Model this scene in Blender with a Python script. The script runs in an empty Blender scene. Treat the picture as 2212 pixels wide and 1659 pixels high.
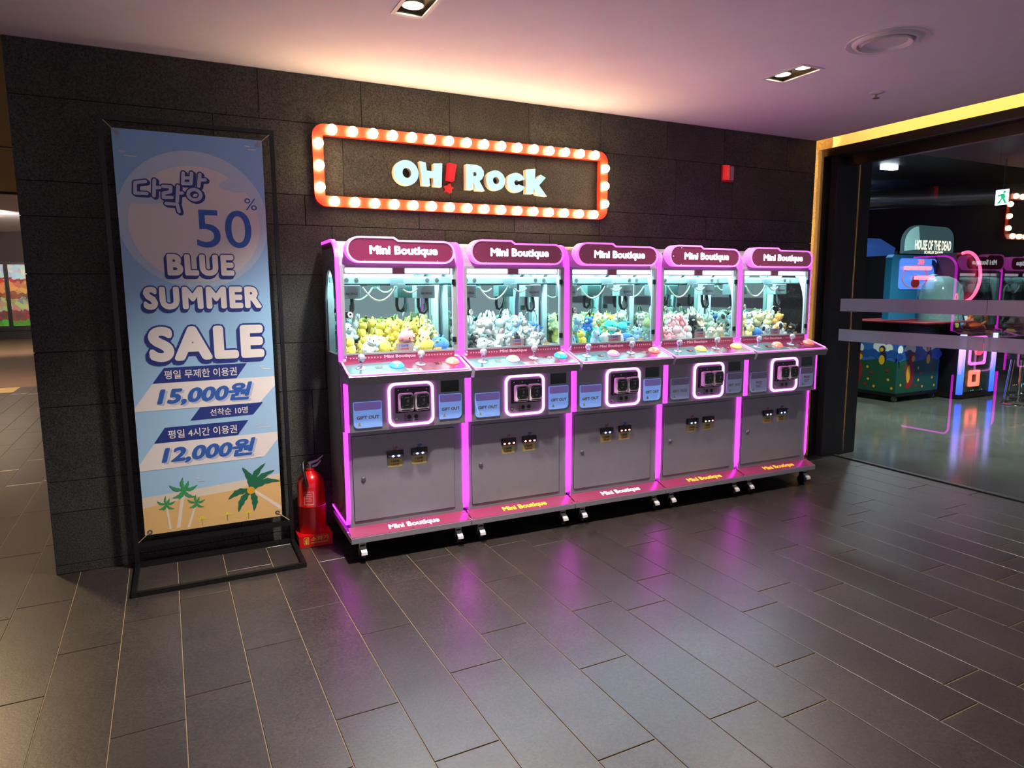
import bpy, bmesh, math, random
from mathutils import Vector, Matrix
from mathutils.geometry import delaunay_2d_cdt
random.seed(7)
SC = bpy.context.scene
COL = SC.collection

# ------------------------------------------------------------------ camera
def aim(yaw, pitch, roll):
    y, p, r = (math.radians(a) for a in (yaw, pitch, roll))
    fwd = Vector((math.sin(y) * math.cos(p), math.cos(y) * math.cos(p), -math.sin(p)))
    rt = Vector((math.cos(y), -math.sin(y), 0)); up = rt.cross(fwd)
    r2 = math.cos(r) * rt + math.sin(r) * up; u2 = -math.sin(r) * rt + math.cos(r) * up
    m = Matrix.Identity(4)
    for i in range(3):
        m[i][0], m[i][1], m[i][2] = r2[i], u2[i], -fwd[i]
    return m
cam_data = bpy.data.cameras.new('camera')
cam_data.sensor_width = 36; cam_data.lens = 1462.35 / 2212 * 36
cam_data.clip_start = 0.05; cam_data.clip_end = 200
cam = bpy.data.objects.new('camera', cam_data); COL.objects.link(cam)
cam.matrix_world = Matrix.Translation((0, -4.589, 1.65)) @ aim(26.335, 7.937, -0.332)
SC.camera = cam

# ------------------------------------------------------------------ world, exposure
world = bpy.data.worlds.new('hall_ambient'); SC.world = world; world.use_nodes = True
WB = world.node_tree.nodes['Background']
WB.inputs[0].default_value = (0.72, 0.69, 0.80, 1); WB.inputs[1].default_value = 0.36
SC.view_settings.view_transform = 'Standard'; SC.view_settings.look = 'None'
SC.view_settings.exposure = 0.9; SC.view_settings.gamma = 1.0
SC.view_settings.use_curve_mapping = False
SC.cycles.max_bounces = 8; SC.cycles.transparent_max_bounces = 24
SC.cycles.sample_clamp_indirect = 4.0
SC.cycles.caustics_reflective = False; SC.cycles.caustics_refractive = False

# light strengths in one place
E_DOWN = 185.0      # each downlight
E_HALL = 30.0      # hall downlights behind the photographer
E_BULB = 19.0
E_LED = 3.0
E_CABIN = 9.5      # claw machine light bars
E_COVE = 30.0

# ------------------------------------------------------------------ helpers
def lin(c):
    c = c / 255.0
    return c / 12.92 if c <= 0.04045 else ((c + 0.055) / 1.055) ** 2.4
def rgb(h):
    h = h.lstrip('#')
    return tuple(lin(int(h[i:i + 2], 16)) for i in (0, 2, 4)) + (1,)

def mat(name, col='#808080', rough=0.5, metal=0.0, emit=None, es=0.0, spec=0.5, coat=0.0,
        noise=None, bump=None, sheen=0.0, mix=None):
    """noise=(scale, lo, hi) multiplies the colour; bump=(scale, strength, distance)"""
    m = bpy.data.materials.new(name); m.use_nodes = True
    nt = m.node_tree; b = nt.nodes['Principled BSDF']
    c = rgb(col) if isinstance(col, str) else col
    b.inputs['Base Color'].default_value = c
    b.inputs['Roughness'].default_value = rough; b.inputs['Metallic'].default_value = metal
    b.inputs['Specular IOR Level'].default_value = spec
    b.inputs['Coat Weight'].default_value = coat; b.inputs['Coat Roughness'].default_value = 0.08
    if sheen: b.inputs['Sheen Weight'].default_value = sheen
    if emit:
        b.inputs['Emission Color'].default_value = rgb(emit) if isinstance(emit, str) else emit
        b.inputs['Emission Strength'].default_value = es
    pos = None
    if noise or bump:
        pos = nt.nodes.new('ShaderNodeNewGeometry')
    if noise:
        prev = None
        layers = noise if isinstance(noise, list) else [noise]
        for sc_, lo, hi in layers:
            n = nt.nodes.new('ShaderNodeTexNoise'); n.inputs['Scale'].default_value = sc_
            n.inputs['Detail'].default_value = 4; n.inputs['Roughness'].default_value = 0.65
            nt.links.new(pos.outputs['Position'], n.inputs['Vector'])
            r = nt.nodes.new('ShaderNodeMapRange')
            r.inputs[1].default_value = 0.3; r.inputs[2].default_value = 0.7
            r.inputs[3].default_value = lo; r.inputs[4].default_value = hi
            nt.links.new(n.outputs[0], r.inputs[0])
            if prev is None: prev = r.outputs[0]
            else:
                mm = nt.nodes.new('ShaderNodeMath'); mm.operation = 'MULTIPLY'
                nt.links.new(prev, mm.inputs[0]); nt.links.new(r.outputs[0], mm.inputs[1]); prev = mm.outputs[0]
        v = nt.nodes.new('ShaderNodeVectorMath'); v.operation = 'SCALE'
        v.inputs[0].default_value = c[:3]
        nt.links.new(prev, v.inputs['Scale']); nt.links.new(v.outputs[0], b.inputs['Base Color'])
    if bump:
        n = nt.nodes.new('ShaderNodeTexNoise'); n.inputs['Scale'].default_value = bump[0]
        n.inputs['Detail'].default_value = 4
        nt.links.new(pos.outputs['Position'], n.inputs['Vector'])
        bp = nt.nodes.new('ShaderNodeBump'); bp.inputs['Strength'].default_value = bump[1]
        bp.inputs['Distance'].default_value = bump[2]
        nt.links.new(n.outputs[0], bp.inputs['Height']); nt.links.new(bp.outputs[0], b.inputs['Normal'])
    return m

def glass_mat(name, tint=(1, 1, 1, 1), ior=1.45, gain=1.0, rough=0.0, film=None):
    """thin clear sheet: see-through with real angle-dependent reflection"""
    m = bpy.data.materials.new(name); m.use_nodes = True
    nt = m.node_tree; nt.nodes.clear()
    out = nt.nodes.new('ShaderNodeOutputMaterial')
    tr = nt.nodes.new('ShaderNodeBsdfTransparent'); tr.inputs[0].default_value = tint
    gl = nt.nodes.new('ShaderNodeBsdfGlossy'); gl.inputs['Roughness'].default_value = rough
    fr = nt.nodes.new('ShaderNodeFresnel'); fr.inputs[0].default_value = ior
    g = nt.nodes.new('ShaderNodeMath'); g.operation = 'MULTIPLY'; g.inputs[1].default_value = gain
    g.use_clamp = True
    ge = nt.nodes.new('ShaderNodeNewGeometry')      # the far face of the pane adds no total reflection
    iv = nt.nodes.new('ShaderNodeMath'); iv.operation = 'SUBTRACT'; iv.inputs[0].default_value = 1.0
    nt.links.new(ge.outputs['Backfacing'], iv.inputs[1])
    g2 = nt.nodes.new('ShaderNodeMath'); g2.operation = 'MULTIPLY'
    mx = nt.nodes.new('ShaderNodeMixShader')
    nt.links.new(fr.outputs[0], g.inputs[0]); nt.links.new(g.outputs[0], g2.inputs[0]); nt.links.new(iv.outputs[0], g2.inputs[1])
    nt.links.new(g2.outputs[0], mx.inputs[0])
    nt.links.new(tr.outputs[0], mx.inputs[1]); nt.links.new(gl.outputs[0], mx.inputs[2])
    last = mx
    if film:   # frosted film: part of the light is scattered
        df = nt.nodes.new('ShaderNodeBsdfDiffuse'); df.inputs[0].default_value = rgb(film[0])
        m2 = nt.nodes.new('ShaderNodeMixShader'); m2.inputs[0].default_value = film[1]
        nt.links.new(mx.outputs[0], m2.inputs[1]); nt.links.new(df.outputs[0], m2.inputs[2]); last = m2
    nt.links.new(last.outputs[0], out.inputs[0])
    return m

def ramp_mat(name, axis, a, b, stops, rough=0.4, es=0.0, kind='object'):
    """colour changes along an axis of the object (printed or LED gradient)"""
    m = mat(name, '#ffffff', rough); nt = m.node_tree; bs = nt.nodes['Principled BSDF']
    tc = nt.nodes.new('ShaderNodeTexCoord'); sp = nt.nodes.new('ShaderNodeSeparateXYZ')
    nt.links.new(tc.outputs['Object'], sp.inputs[0])
    mr = nt.nodes.new('ShaderNodeMapRange'); mr.inputs[1].default_value = a; mr.inputs[2].default_value = b
    nt.links.new(sp.outputs[axis], mr.inputs[0])
    cr = nt.nodes.new('ShaderNodeValToRGB'); el = cr.color_ramp.elements
    while len(el) < len(stops): el.new(0.5)
    for e, (p, h) in zip(el, stops): e.position = p; e.color = rgb(h)
    nt.links.new(mr.outputs[0], cr.inputs[0]); nt.links.new(cr.outputs[0], bs.inputs['Base Color'])
    if es:
        nt.links.new(cr.outputs[0], bs.inputs['Emission Color']); bs.inputs['Emission Strength'].default_value = es
    return m

class Fr:
    """a plane in space: origin, right, up and outward normal"""
    def __init__(s, o, u, v, n): s.o, s.u, s.v, s.n = (Vector(q) for q in (o, u, v, n))
    def p(s, a, b, c=0.0): return s.o + s.u * a + s.v * b + s.n * c
def front(y, x=0.0, z=0.0):      # plane facing -y, right is +x
    return Fr((x, y, z), (1, 0, 0), (0, 0, 1), (0, -1, 0))

class MB:
    def __init__(s): s.bm = bmesh.new()
    def f(s, vs):
        try: return s.bm.faces.new(vs)
        except ValueError: return None
    def box(s, x0, x1, y0, y1, z0, z1, bev=0.0, seg=2):
        r = bmesh.ops.create_cube(s.bm, size=1.0); vs = r['verts']
        for v in vs:
            v.co = Vector(((x0 + x1) / 2 + v.co.x * (x1 - x0), (y0 + y1) / 2 + v.co.y * (y1 - y0), (z0 + z1) / 2 + v.co.z * (z1 - z0)))
        if bev:
            es = {e for v in vs for e in v.link_edges}
            bmesh.ops.bevel(s.bm, geom=list(es), offset=bev, segments=seg, affect='EDGES', profile=0.5)
        return s
    def plate(s, fr, pts, w0, w1):
        a = [s.bm.verts.new(fr.p(u, v, w1)) for u, v in pts]
        if abs(w1 - w0) < 1e-9:
            s.f(a); return s
        b = [s.bm.verts.new(fr.p(u, v, w0)) for u, v in pts]
        s.f(a); s.f(b[::-1])
        n = len(pts)
        for i in range(n): s.f([a[i], b[i], b[(i + 1) % n], a[(i + 1) % n]])
        return s
    def ring(s, fr, outer, inner, w0, w1):
        n = len(outer); assert n == len(inner)
        L = []
        for pts, w in ((outer, w1), (inner, w1), (inner, w0), (outer, w0)):
            L.append([s.bm.verts.new(fr.p(u, v, w)) for u, v in pts])
        for i in range(n):
            j = (i + 1) % n
            for k in range(4):
                A, B = L[k], L[(k + 1) % 4]
                s.f([A[i], A[j], B[j], B[i]])
        return s
    def lathe(s, prof, o=(0, 0, 0), ax=(0, 0, 1), n=20):
        o = Vector(o); ax = Vector(ax).normalized()
        t = ax.orthogonal().normalized(); b = ax.cross(t)
        rows = []
        for r, h in prof:
            if r < 1e-6: rows.append([s.bm.verts.new(o + ax * h)])
            else: rows.append([s.bm.verts.new(o + ax * h + (t * math.cos(2 * math.pi * k / n) + b * math.sin(2 * math.pi * k / n)) * r) for k in range(n)])
        for A, B in zip(rows, rows[1:]):
            for k in range(n):
                j = (k + 1) % n
                if len(A) == 1 and len(B) == 1: continue
                if len(A) == 1: s.f([A[0], B[j], B[k]])
                elif len(B) == 1: s.f([A[k], A[j], B[0]])
                else: s.f([A[k], A[j], B[j], B[k]])
        return s
    def cyl(s, a, b, r, r2=None, n=16):
        a = Vector(a); b = Vector(b); h = (b - a).length; r2 = r if r2 is None else r2
        return s.lathe([(0, 0), (r, 0), (r2, h), (0, h)], a, b - a, n)
    def sph(s, c, r, n=14, m=9, rot=None):
        if not hasattr(r, '__len__'): r = (r, r, r)
        q = bmesh.ops.create_uvsphere(s.bm, u_segments=n, v_segments=m, radius=1.0)
        M = rot.to_4x4() if rot else Matrix.Identity(4)
        for v in q['verts']:
            v.co = (M @ Vector((v.co.x * r[0], v.co.y * r[1], v.co.z * r[2]))) + Vector(c)
        return s
    def tube(s, pts, r, n=8, closed=False):
        P = [Vector(p) for p in pts]; rows = []
        up = None; m = len(P)
        for i, p in enumerate(P):
            if closed: t = (P[(i + 1) % m] - P[i - 1]).normalized()
            else: t = ((P[i + 1] if i + 1 < m else P[i]) - (P[i - 1] if i else P[i])).normalized()
            if up is None: up = t.orthogonal().normalized()
            up = (up - t * up.dot(t)).normalized(); w = t.cross(up)
            rr = r[i] if hasattr(r, '__len__') else r
            rows.append([s.bm.verts.new(p + (up * math.cos(2 * math.pi * k / n) + w * math.sin(2 * math.pi * k / n)) * rr) for k in range(n)])
        pr = list(zip(rows, rows[1:])) + ([(rows[-1], rows[0])] if closed else [])
        for A, B in pr:
            for k in range(n): s.f([A[k], A[(k + 1) % n], B[(k + 1) % n], B[k]])
        if not closed: s.f(rows[0][::-1]); s.f(rows[-1])
        return s
    def build(s, name, material, parent=None, smooth=False, label=None, stuff=False):
        bmesh.ops.recalc_face_normals(s.bm, faces=s.bm.faces[:])
        me = bpy.data.meshes.new(name); s.bm.to_mesh(me); s.bm.free()
        if smooth:
            me.polygons.foreach_set('use_smooth', [True] * len(me.polygons))
            if smooth != 'all':
                try: me.set_sharp_from_angle(angle=math.radians(40))
                except Exception: pass
        me.materials.append(material)
        return obj(name, me, parent, label, stuff)

def obj(name, me, parent=None, label=None, stuff=False):
    o = bpy.data.objects.new(name, me); COL.objects.link(o)
    if parent: o.parent = parent
    if label: o['label'] = label
    if stuff: o['kind'] = 'stuff'
    return o
def tag(o, label, cat, group=None):
    o['label'] = label; o['category'] = cat
    if group: o['group'] = group
    return o
def thing(name, label, cat, loc=(0, 0, 0), rz=0.0, group=None):
    o = bpy.data.objects.new(name, None); COL.objects.link(o)
    o.location = loc; o.rotation_euler = (0, 0, rz); o.empty_display_size = 0.1
    return tag(o, label, cat, group)
def structure(o): o['kind'] = 'structure'; return o
def setmat(o, m):
    o.material_slots[0].link = 'OBJECT'; o.material_slots[0].material = m

def rrect(x0, x1, y0, y1, r, n=5):
    """rounded rectangle; r is one radius or (bl, br, tr, tl)"""
    if not hasattr(r, '__len__'): r = (r,) * 4
    P = []
    for (cx, cy, a0, rr) in ((x0, y0, 180, r[0]), (x1, y0, 270, r[1]), (x1, y1, 0, r[2]), (x0, y1, 90, r[3])):
        ox = cx + rr if cx == x0 else cx - rr; oy = cy + rr if cy == y0 else cy - rr
        if rr <= 0: P += [(cx, cy)] * (n + 1); continue
        for k in range(n + 1):
            a = math.radians(a0 + 90 * k / n); P.append((ox + rr * math.cos(a), oy + rr * math.sin(a)))
    return P
def ell(cx, cy, rx, ry=None, n=28, a0=0, a1=360):
    ry = rx if ry is None else ry; full = abs(a1 - a0) >= 360
    k = n if full else n + 1
    return [(cx + rx * math.cos(math.radians(a0 + (a1 - a0) * i / n)), cy + ry * math.sin(math.radians(a0 + (a1 - a0) * i / n))) for i in range(k)]
def radial(poly, c, ang):
    """distance from c to the outline of a star-shaped polygon along ang"""
    dx, dy = math.cos(ang), math.sin(ang); best = None
    for (x0, y0), (x1, y1) in zip(poly, poly[1:] + poly[:1]):
        ex, ey = x1 - x0, y1 - y0; den = dx * ey - dy * ex
        if abs(den) < 1e-12: continue
        t = ((x0 - c[0]) * ey - (y0 - c[1]) * ex) / den; s_ = ((x0 - c[0]) * dy - (y0 - c[1]) * dx) / den
        if t > 0 and -1e-6 <= s_ <= 1 + 1e-6 and (best is None or t < best): best = t
    return best
def two_loops(outer, inner, c):
    A = sorted({round(math.atan2(y - c[1], x - c[0]), 5) for x, y in outer + inner})
    o = []; i = []
    for a in A:
        ro, ri = radial(outer, c, a), radial(inner, c, a)
        o.append((c[0] + ro * math.cos(a), c[1] + ro * math.sin(a))); i.append((c[0] + ri * math.cos(a), c[1] + ri * math.sin(a)))
    return o, i

def union2d(V, F):
    """merge overlapping flat outlines into one sheet without double surfaces"""
    def area(f): return sum(V[a][0] * V[b][1] - V[b][0] * V[a][1] for a, b in zip(f, f[1:] + f[:1]))
    F = [f if area(f) > 0 else f[::-1] for f in F if abs(area(f)) > 1e-12]
    r = delaunay_2d_cdt([Vector(v) for v in V], [], F, 0, 1e-6, True)
    bm = bmesh.new(); vs = [bm.verts.new((v.x, v.y, 0)) for v in r[0]]
    for f, src in zip(r[2], r[5]):
        if not src: continue
        try: bm.faces.new([vs[i] for i in f])
        except ValueError: pass
    bmesh.ops.dissolve_limit(bm, angle_limit=0.06, use_dissolve_boundaries=False, verts=bm.verts[:], edges=bm.edges[:])
    bmesh.ops.triangulate(bm, faces=[f for f in bm.faces if len(f.verts) > 4])
    bm.verts.index_update()
    out = [(v.co.x, v.co.y) for v in bm.verts], [[v.index for v in f.verts] for f in bm.faces]
    bm.free(); return out
def flat(name, fr, polys, m, lift, parent=None):
    V, F = [], []
    for P in polys:
        if len(P) < 3: continue
        F.append(list(range(len(V), len(V) + len(P)))); V += list(P)
    V, F = union2d(V, F)
    me = bpy.data.meshes.new(name); me.from_pydata([fr.p(x, y, lift) for x, y in V], [], F); me.materials.append(m)
    return obj(name, me, parent)
_gc = {}
def glyphs(s, bold=0.0, spacing=1.0):
    """outline of a word as flat triangles; bold thickens every stroke"""
    k = (s, bold, spacing)
    if k in _gc: return _gc[k]
    cu = bpy.data.curves.new('t', 'FONT'); cu.body = s; cu.resolution_u = 8 if len(s) <= 4 else 3; cu.space_character = spacing
    o = bpy.data.objects.new('t', cu); COL.objects.link(o)
    dg = bpy.context.evaluated_depsgraph_get(); ev = o.evaluated_get(dg); me = ev.to_mesh()
    bm = bmesh.new(); bm.from_mesh(me); ev.to_mesh_clear()
    bmesh.ops.remove_doubles(bm, verts=bm.verts[:], dist=1e-5)
    V = [(v.co.x, v.co.y) for v in bm.verts]; bm.verts.index_update()
    F = [[v.index for v in f.verts] for f in bm.faces]
    if bold:
        done = set()
        for e in list(bm.edges):
            if len(e.link_faces) > 1: continue
            (ax, ay), (bx, by) = [(v.co.x, v.co.y) for v in e.verts]
            L = math.hypot(bx - ax, by - ay)
            if L < 1e-6: continue
            nx, ny = -(by - ay) / L * bold, (bx - ax) / L * bold; q = len(V)
            V += [(ax + nx, ay + ny), (ax - nx, ay - ny), (bx - nx, by - ny), (bx + nx, by + ny)]; F.append([q, q + 1, q + 2, q + 3])
            for v in e.verts:
                if v.index in done: continue
                done.add(v.index); q = len(V)
                V += [(v.co.x + bold * math.cos(t * math.pi / 3), v.co.y + bold * math.sin(t * math.pi / 3)) for t in range(6)]
                F.append(list(range(q, q + 6)))
    bm.free(); bpy.data.objects.remove(o); bpy.data.curves.remove(cu)
    if bold: V, F = union2d(V, F)
    _gc[k] = (V, F); return V, F
def text(name, s, material, parent, fr, cx, cy, h=None, w=None, bold=0.0, lift=0.001, shear=0.0, spacing=1.0, ref=None, label=None):
    V, F = glyphs(s, bold, spacing)
    R = glyphs(s, ref, spacing)[0] if ref is not None else V    # size taken from this weight
    R = [(x + shear * y, y) for x, y in R]; V = [(x + shear * y, y) for x, y in V]
    x0, x1 = min(p[0] for p in R), max(p[0] for p in R); y0, y1 = min(p[1] for p in R), max(p[1] for p in R)
    sx = w / (x1 - x0) if w else h / (y1 - y0); sy = h / (y1 - y0) if h else sx
    me = bpy.data.meshes.new(name)
    me.from_pydata([fr.p(cx + (x - (x0 + x1) / 2) * sx, cy + (y - (y0 + y1) / 2) * sy, lift) for x, y in V], [], F)
    me.materials.append(material)
    return obj(name, me, parent, label)
def copy_tree(o, parent=None):
    c = o.copy(); COL.objects.link(c)
    if parent: c.parent = parent
    for ch in list(o.children): copy_tree(ch, c)
    return c
def spot(name, loc, target, power, angle, col, blend=0.6, size=0.04, parent=None):
    l = bpy.data.lights.new(name, 'SPOT'); l.energy = power; l.color = col
    l.spot_size = math.radians(angle); l.spot_blend = blend; l.shadow_soft_size = size
    o = bpy.data.objects.new(name, l); COL.objects.link(o); o.location = loc
    o.rotation_euler = (Vector(target) - Vector(loc)).to_track_quat('-Z', 'Y').to_euler()
    if parent: o.parent = parent
    return o
# ------------------------------------------------------------------ stone and tile materials
def stone_mat(name, dark, light, rough, bump, scale, spec=0.4, var=0.25):
    m = mat(name, dark, rough, spec=spec); nt = m.node_tree; b = nt.nodes['Principled BSDF']
    g = nt.nodes.new('ShaderNodeNewGeometry'); oi = nt.nodes.new('ShaderNodeObjectInfo')
    ad = nt.nodes.new('ShaderNodeVectorMath'); ad.operation = 'ADD'
    cv = nt.nodes.new('ShaderNodeVectorMath'); cv.operation = 'SCALE'; cv.inputs[0].default_value = (7, 13, 5)
    nt.links.new(oi.outputs['Random'], cv.inputs['Scale'])
    nt.links.new(g.outputs['Position'], ad.inputs[0]); nt.links.new(cv.outputs[0], ad.inputs[1])
    n1 = nt.nodes.new('ShaderNodeTexNoise'); n1.inputs['Scale'].default_value = scale
    n1.inputs['Detail'].default_value = 5; n1.inputs['Roughness'].default_value = 0.75
    n2 = nt.nodes.new('ShaderNodeTexNoise'); n2.inputs['Scale'].default_value = 4; n2.inputs['Detail'].default_value = 3
    for n in (n1, n2): nt.links.new(ad.outputs[0], n.inputs['Vector'])
    r = nt.nodes.new('ShaderNodeMapRange'); r.inputs[1].default_value = 0.33; r.inputs[2].default_value = 0.72
    nt.links.new(n1.outputs[0], r.inputs[0])
    mx = nt.nodes.new('ShaderNodeMix'); mx.data_type = 'RGBA'
    mx.inputs[6].default_value = rgb(dark); mx.inputs[7].default_value = rgb(light)
    nt.links.new(r.outputs[0], mx.inputs[0])
    v1 = nt.nodes.new('ShaderNodeMapRange'); v1.inputs[3].default_value = 1 - var; v1.inputs[4].default_value = 1 + var
    nt.links.new(oi.outputs['Random'], v1.inputs[0])
    v2 = nt.nodes.new('ShaderNodeMapRange'); v2.inputs[1].default_value = .3; v2.inputs[2].default_value = .7
    v2.inputs[3].default_value = .82; v2.inputs[4].default_value = 1.18
    nt.links.new(n2.outputs[0], v2.inputs[0])
    mu = nt.nodes.new('ShaderNodeMath'); mu.operation = 'MULTIPLY'
    nt.links.new(v1.outputs[0], mu.inputs[0]); nt.links.new(v2.outputs[0], mu.inputs[1])
    sc_ = nt.nodes.new('ShaderNodeVectorMath'); sc_.operation = 'SCALE'
    nt.links.new(mx.outputs[2], sc_.inputs[0]); nt.links.new(mu.outputs[0], sc_.inputs['Scale'])
    nt.links.new(sc_.outputs[0], b.inputs['Base Color'])
    bp = nt.nodes.new('ShaderNodeBump'); bp.inputs['Strength'].default_value = bump; bp.inputs['Distance'].default_value = 0.004
    nt.links.new(n1.outputs[0], bp.inputs['Height']); nt.links.new(bp.outputs[0], b.inputs['Normal'])
    return m
M_STONE = stone_mat('dark_flamed_stone', '#191919', '#5a5855', 0.75, 0.6, 110, 0.3, 0.10)
M_STONE_CORE = mat('stone_joint', '#0c0b0b', 0.9)
M_TILE = stone_mat('brown_floor_tile', '#1a1615', '#4a423f', 0.33, 0.18, 85, 1.0, 0.12)
M_GROUT = mat('tan_grout', '#9a8568', 0.8, noise=(40, .8, 1.1))
M_CEIL = mat('ceiling_paint', '#e2e0e8', 0.85, noise=(3, .97, 1.03))
M_BROWNCEIL = mat('brown_corridor_ceiling', '#8a7450', 0.7, noise=(6, .9, 1.1))
M_BRONZE = mat('dark_bronze_frame', '#2a2320', 0.35, 0.6)
M_DARKWALL = mat('black_wall_paint', '#15151a', 0.6)
M_COVEWALL = mat('cove_paint', '#cfc4ae', 0.8)
M_BLACK = mat('black_powder_coat', '#0c0c0d', 0.42)
M_CHROME = mat('chrome', '#c8c8c8', 0.15, 1.0)
M_STEEL = mat('brushed_steel', '#9a9a9a', 0.35, 1.0)
M_WHITE = mat('white_plastic', '#d8d8d8', 0.4)

# ------------------------------------------------------------------ floor
TH = 0.012
def rotf(x, y): return (x - 0.17) * math.cos(TH) - y * math.sin(TH) + 0.17, (x - 0.17) * math.sin(TH) + y * math.cos(TH)
floor = structure(MB().box(-8, 5.77, -9, 26, -0.12, -0.004).build('floor', M_GROUT))
tm = MB().box(-0.1265, 0.1265, -0.4965, 0.4965, -0.012, 0.0, 0.001, 1)
tile0 = tm.build('floor_tile', M_TILE, floor)
OFFS = {-4: -.515, -3: -.40, -1: -.84, 0: -.68, 1: -.405, 3: -.515, 4: -.02, 5: -.777, 6: -.255, 7: -.782, 8: -.905, 9: -.64, 10: -.197, 14: -.91}
first = True
rest = MB()
for k in range(-23, 24):
    x = -0.087 + 0.2575 * k + 0.1287
    off = OFFS.get(k, -random.random())
    for j in range(-6, 12):
        y = off + j - 0.5
        px, py = rotf(x, y)
        if py - 0.5 > 0.02 and px > -0.62: continue
        if py > 9.6 or px > 5.86: continue
        if (py < -4.2 or (py < -0.3 and px < -1.0 + 0.19 * py - 0.3) or (py > 0 and px < -1.15 - 0.2 * (py + 0.5))
                or (py < -3.2 and not (0.2 < px < 4.6))):      # outside the photograph
            rest.box(px - .1265, px + .1265, py - .4965, py + .4965, -.012, 0); continue
        t = tile0 if first else tile0.copy()
        if not first: COL.objects.link(t)
        first = False
        t.location = (px, py, 0); t.rotation_euler = (0, 0, TH)
rest.build('floor_tile_field', M_TILE, floor, stuff=True)
structure(MB().box(-8.1, -8, -9, 26, 0, 3.8).build('wall_left', M_BROWNCEIL))
# the plain carpet-brown floor of the far hall
structure(MB().box(-8, -0.72, 9.9, 26, -0.004, 0.0).build('floor_far', mat('far_hall_floor', '#6e5440', 0.35, noise=(2, .85, 1.1))))

# ------------------------------------------------------------------ stone wall
wall = structure(MB().box(-0.72, 5.37, 0.012, 0.24, 0, 3.0).box(5.37, 5.432, 0.012, 0.0175, 0, 3.0).build('wall_back', M_STONE_CORE))
rows = [0, .055, .37, .558, .997, 1.313, 1.752, 2.068, 2.258, 2.705, 3.0]
joints = {9: [.546, 1.182, 1.80, 2.424, 3.052, 3.70, 4.316, 5.066], 8: [.281, 1.05, 1.796, 2.48, 3.175, 3.80, 4.427],
          7: [.795, 1.56, 2.30, 3.05, 4.141, 4.919], 6: [.10, .96, 1.75, 2.6, 3.4, 4.2, 4.9], 5: [-.15, .90, 1.7],
          4: [-.35, .88, 1.8], 3: [.05, .784, 1.6], 2: [-.2, .62, 1.5], 1: [.3, 1.2, 2.2, 3.2, 4.2], 0: [.4, 1.6, 2.8, 4.0]}
for r in range(10):
    xs = [-.727] + joints[r] + [5.44]
    if r in (2, 3, 4, 5): xs = [-.727] + joints[r] + [2.6, 3.4, 4.2, 5.0, 5.44]
    for x0, x1 in zip(xs, xs[1:]):
        d = random.uniform(-.0008, .0008)
        MB().box(x0 + .0018, x1 - .0018, d, .0165, rows[r] + .0018, rows[r + 1] - .0018, .001, 1).build('stone_panel', M_STONE, wall)
# lit reveal between the stone and the bronze portal
M_LED_WARM = mat('warm_led_tape', '#ffffff', emit=(1, .55, .16, 1), es=E_COVE)
M_REV = stone_mat('reveal_stone_painted_lit', '#8a7a60', '#c9b58e', 0.8, .3, 60)  # same stone as the wall, lightened to put the strip's glow into its colour
rev = structure(MB().box(5.37, 5.75, .035, .24, 0, 3.2).build('wall_reveal', M_REV))
tag(MB().box(5.3705, 5.378, .0185, .0335, .01, 2.98).build('led_tape', mat('bright_warm_led_tape', '#ffffff', emit=(1, .60, .20, 1), es=E_COVE * 9)), 'vertical warm light strip hidden behind the end of the stone wall', 'light strip')

# ------------------------------------------------------------------ ceiling with recessed lamps and the cove
LAMPS = [(1.055, 1.215), (3.535, 3.72)]
YA, YB = -1.475, -1.155
cb = MB()
cb.box(-8, 5.45, -9, YA, 3.0, 3.02); cb.box(-8, 5.45, YB, 0.02, 3.0, 3.02)
edges = [-8, LAMPS[0][0], LAMPS[0][1], LAMPS[1][0], LAMPS[1][1], 5.45]
for i in (0, 2, 4): cb.box(edges[i], edges[i + 1], YA, YB, 3.0, 3.02)
structure(cb.build('ceiling', M_CEIL))
structure(MB().box(5.2, 5.72, -9, .035, 3.20, 3.22).build('ceiling_cove_top', M_COVEWALL))
structure(MB().box(5.70, 5.74, -9, .035, 2.925, 3.20).build('wall_fascia', M_COVEWALL))
structure(MB().box(5.16, 5.2, -9, .035, 3.02, 3.22).build('wall_cove_back', M_COVEWALL))
tag(MB().box(5.29, 5.32, -8.9, -.02, 3.065, 3.08).build('led_tape', M_LED_WARM), 'long warm light strip hidden in the ceiling cove above the glass wall', 'light strip')
# corridor beyond the left end of the stone wall
structure(MB().box(-8, -.72, .02, 6.9, 3.0, 3.02).build('ceiling_corridor', M_BROWNCEIL))
structure(MB().box(-8, -.72, 3.4, 3.42, 2.992, 3.0).build('trim_1', M_BRONZE))
structure(MB().box(-8, 4, 6.9, 7.0, 2.97, 3.8).build('trim_2', M_BRONZE))
structure(MB().box(-8, 4, 7.0, 25.4, 3.75, 3.8).build('ceiling_far', M_CEIL))
structure(MB().box(-8, 4, 25.0, 25.3, 0, 3.75).build('wall_far', mat('dark_red_brown_wall', '#2a1512', 0.6)))

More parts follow.
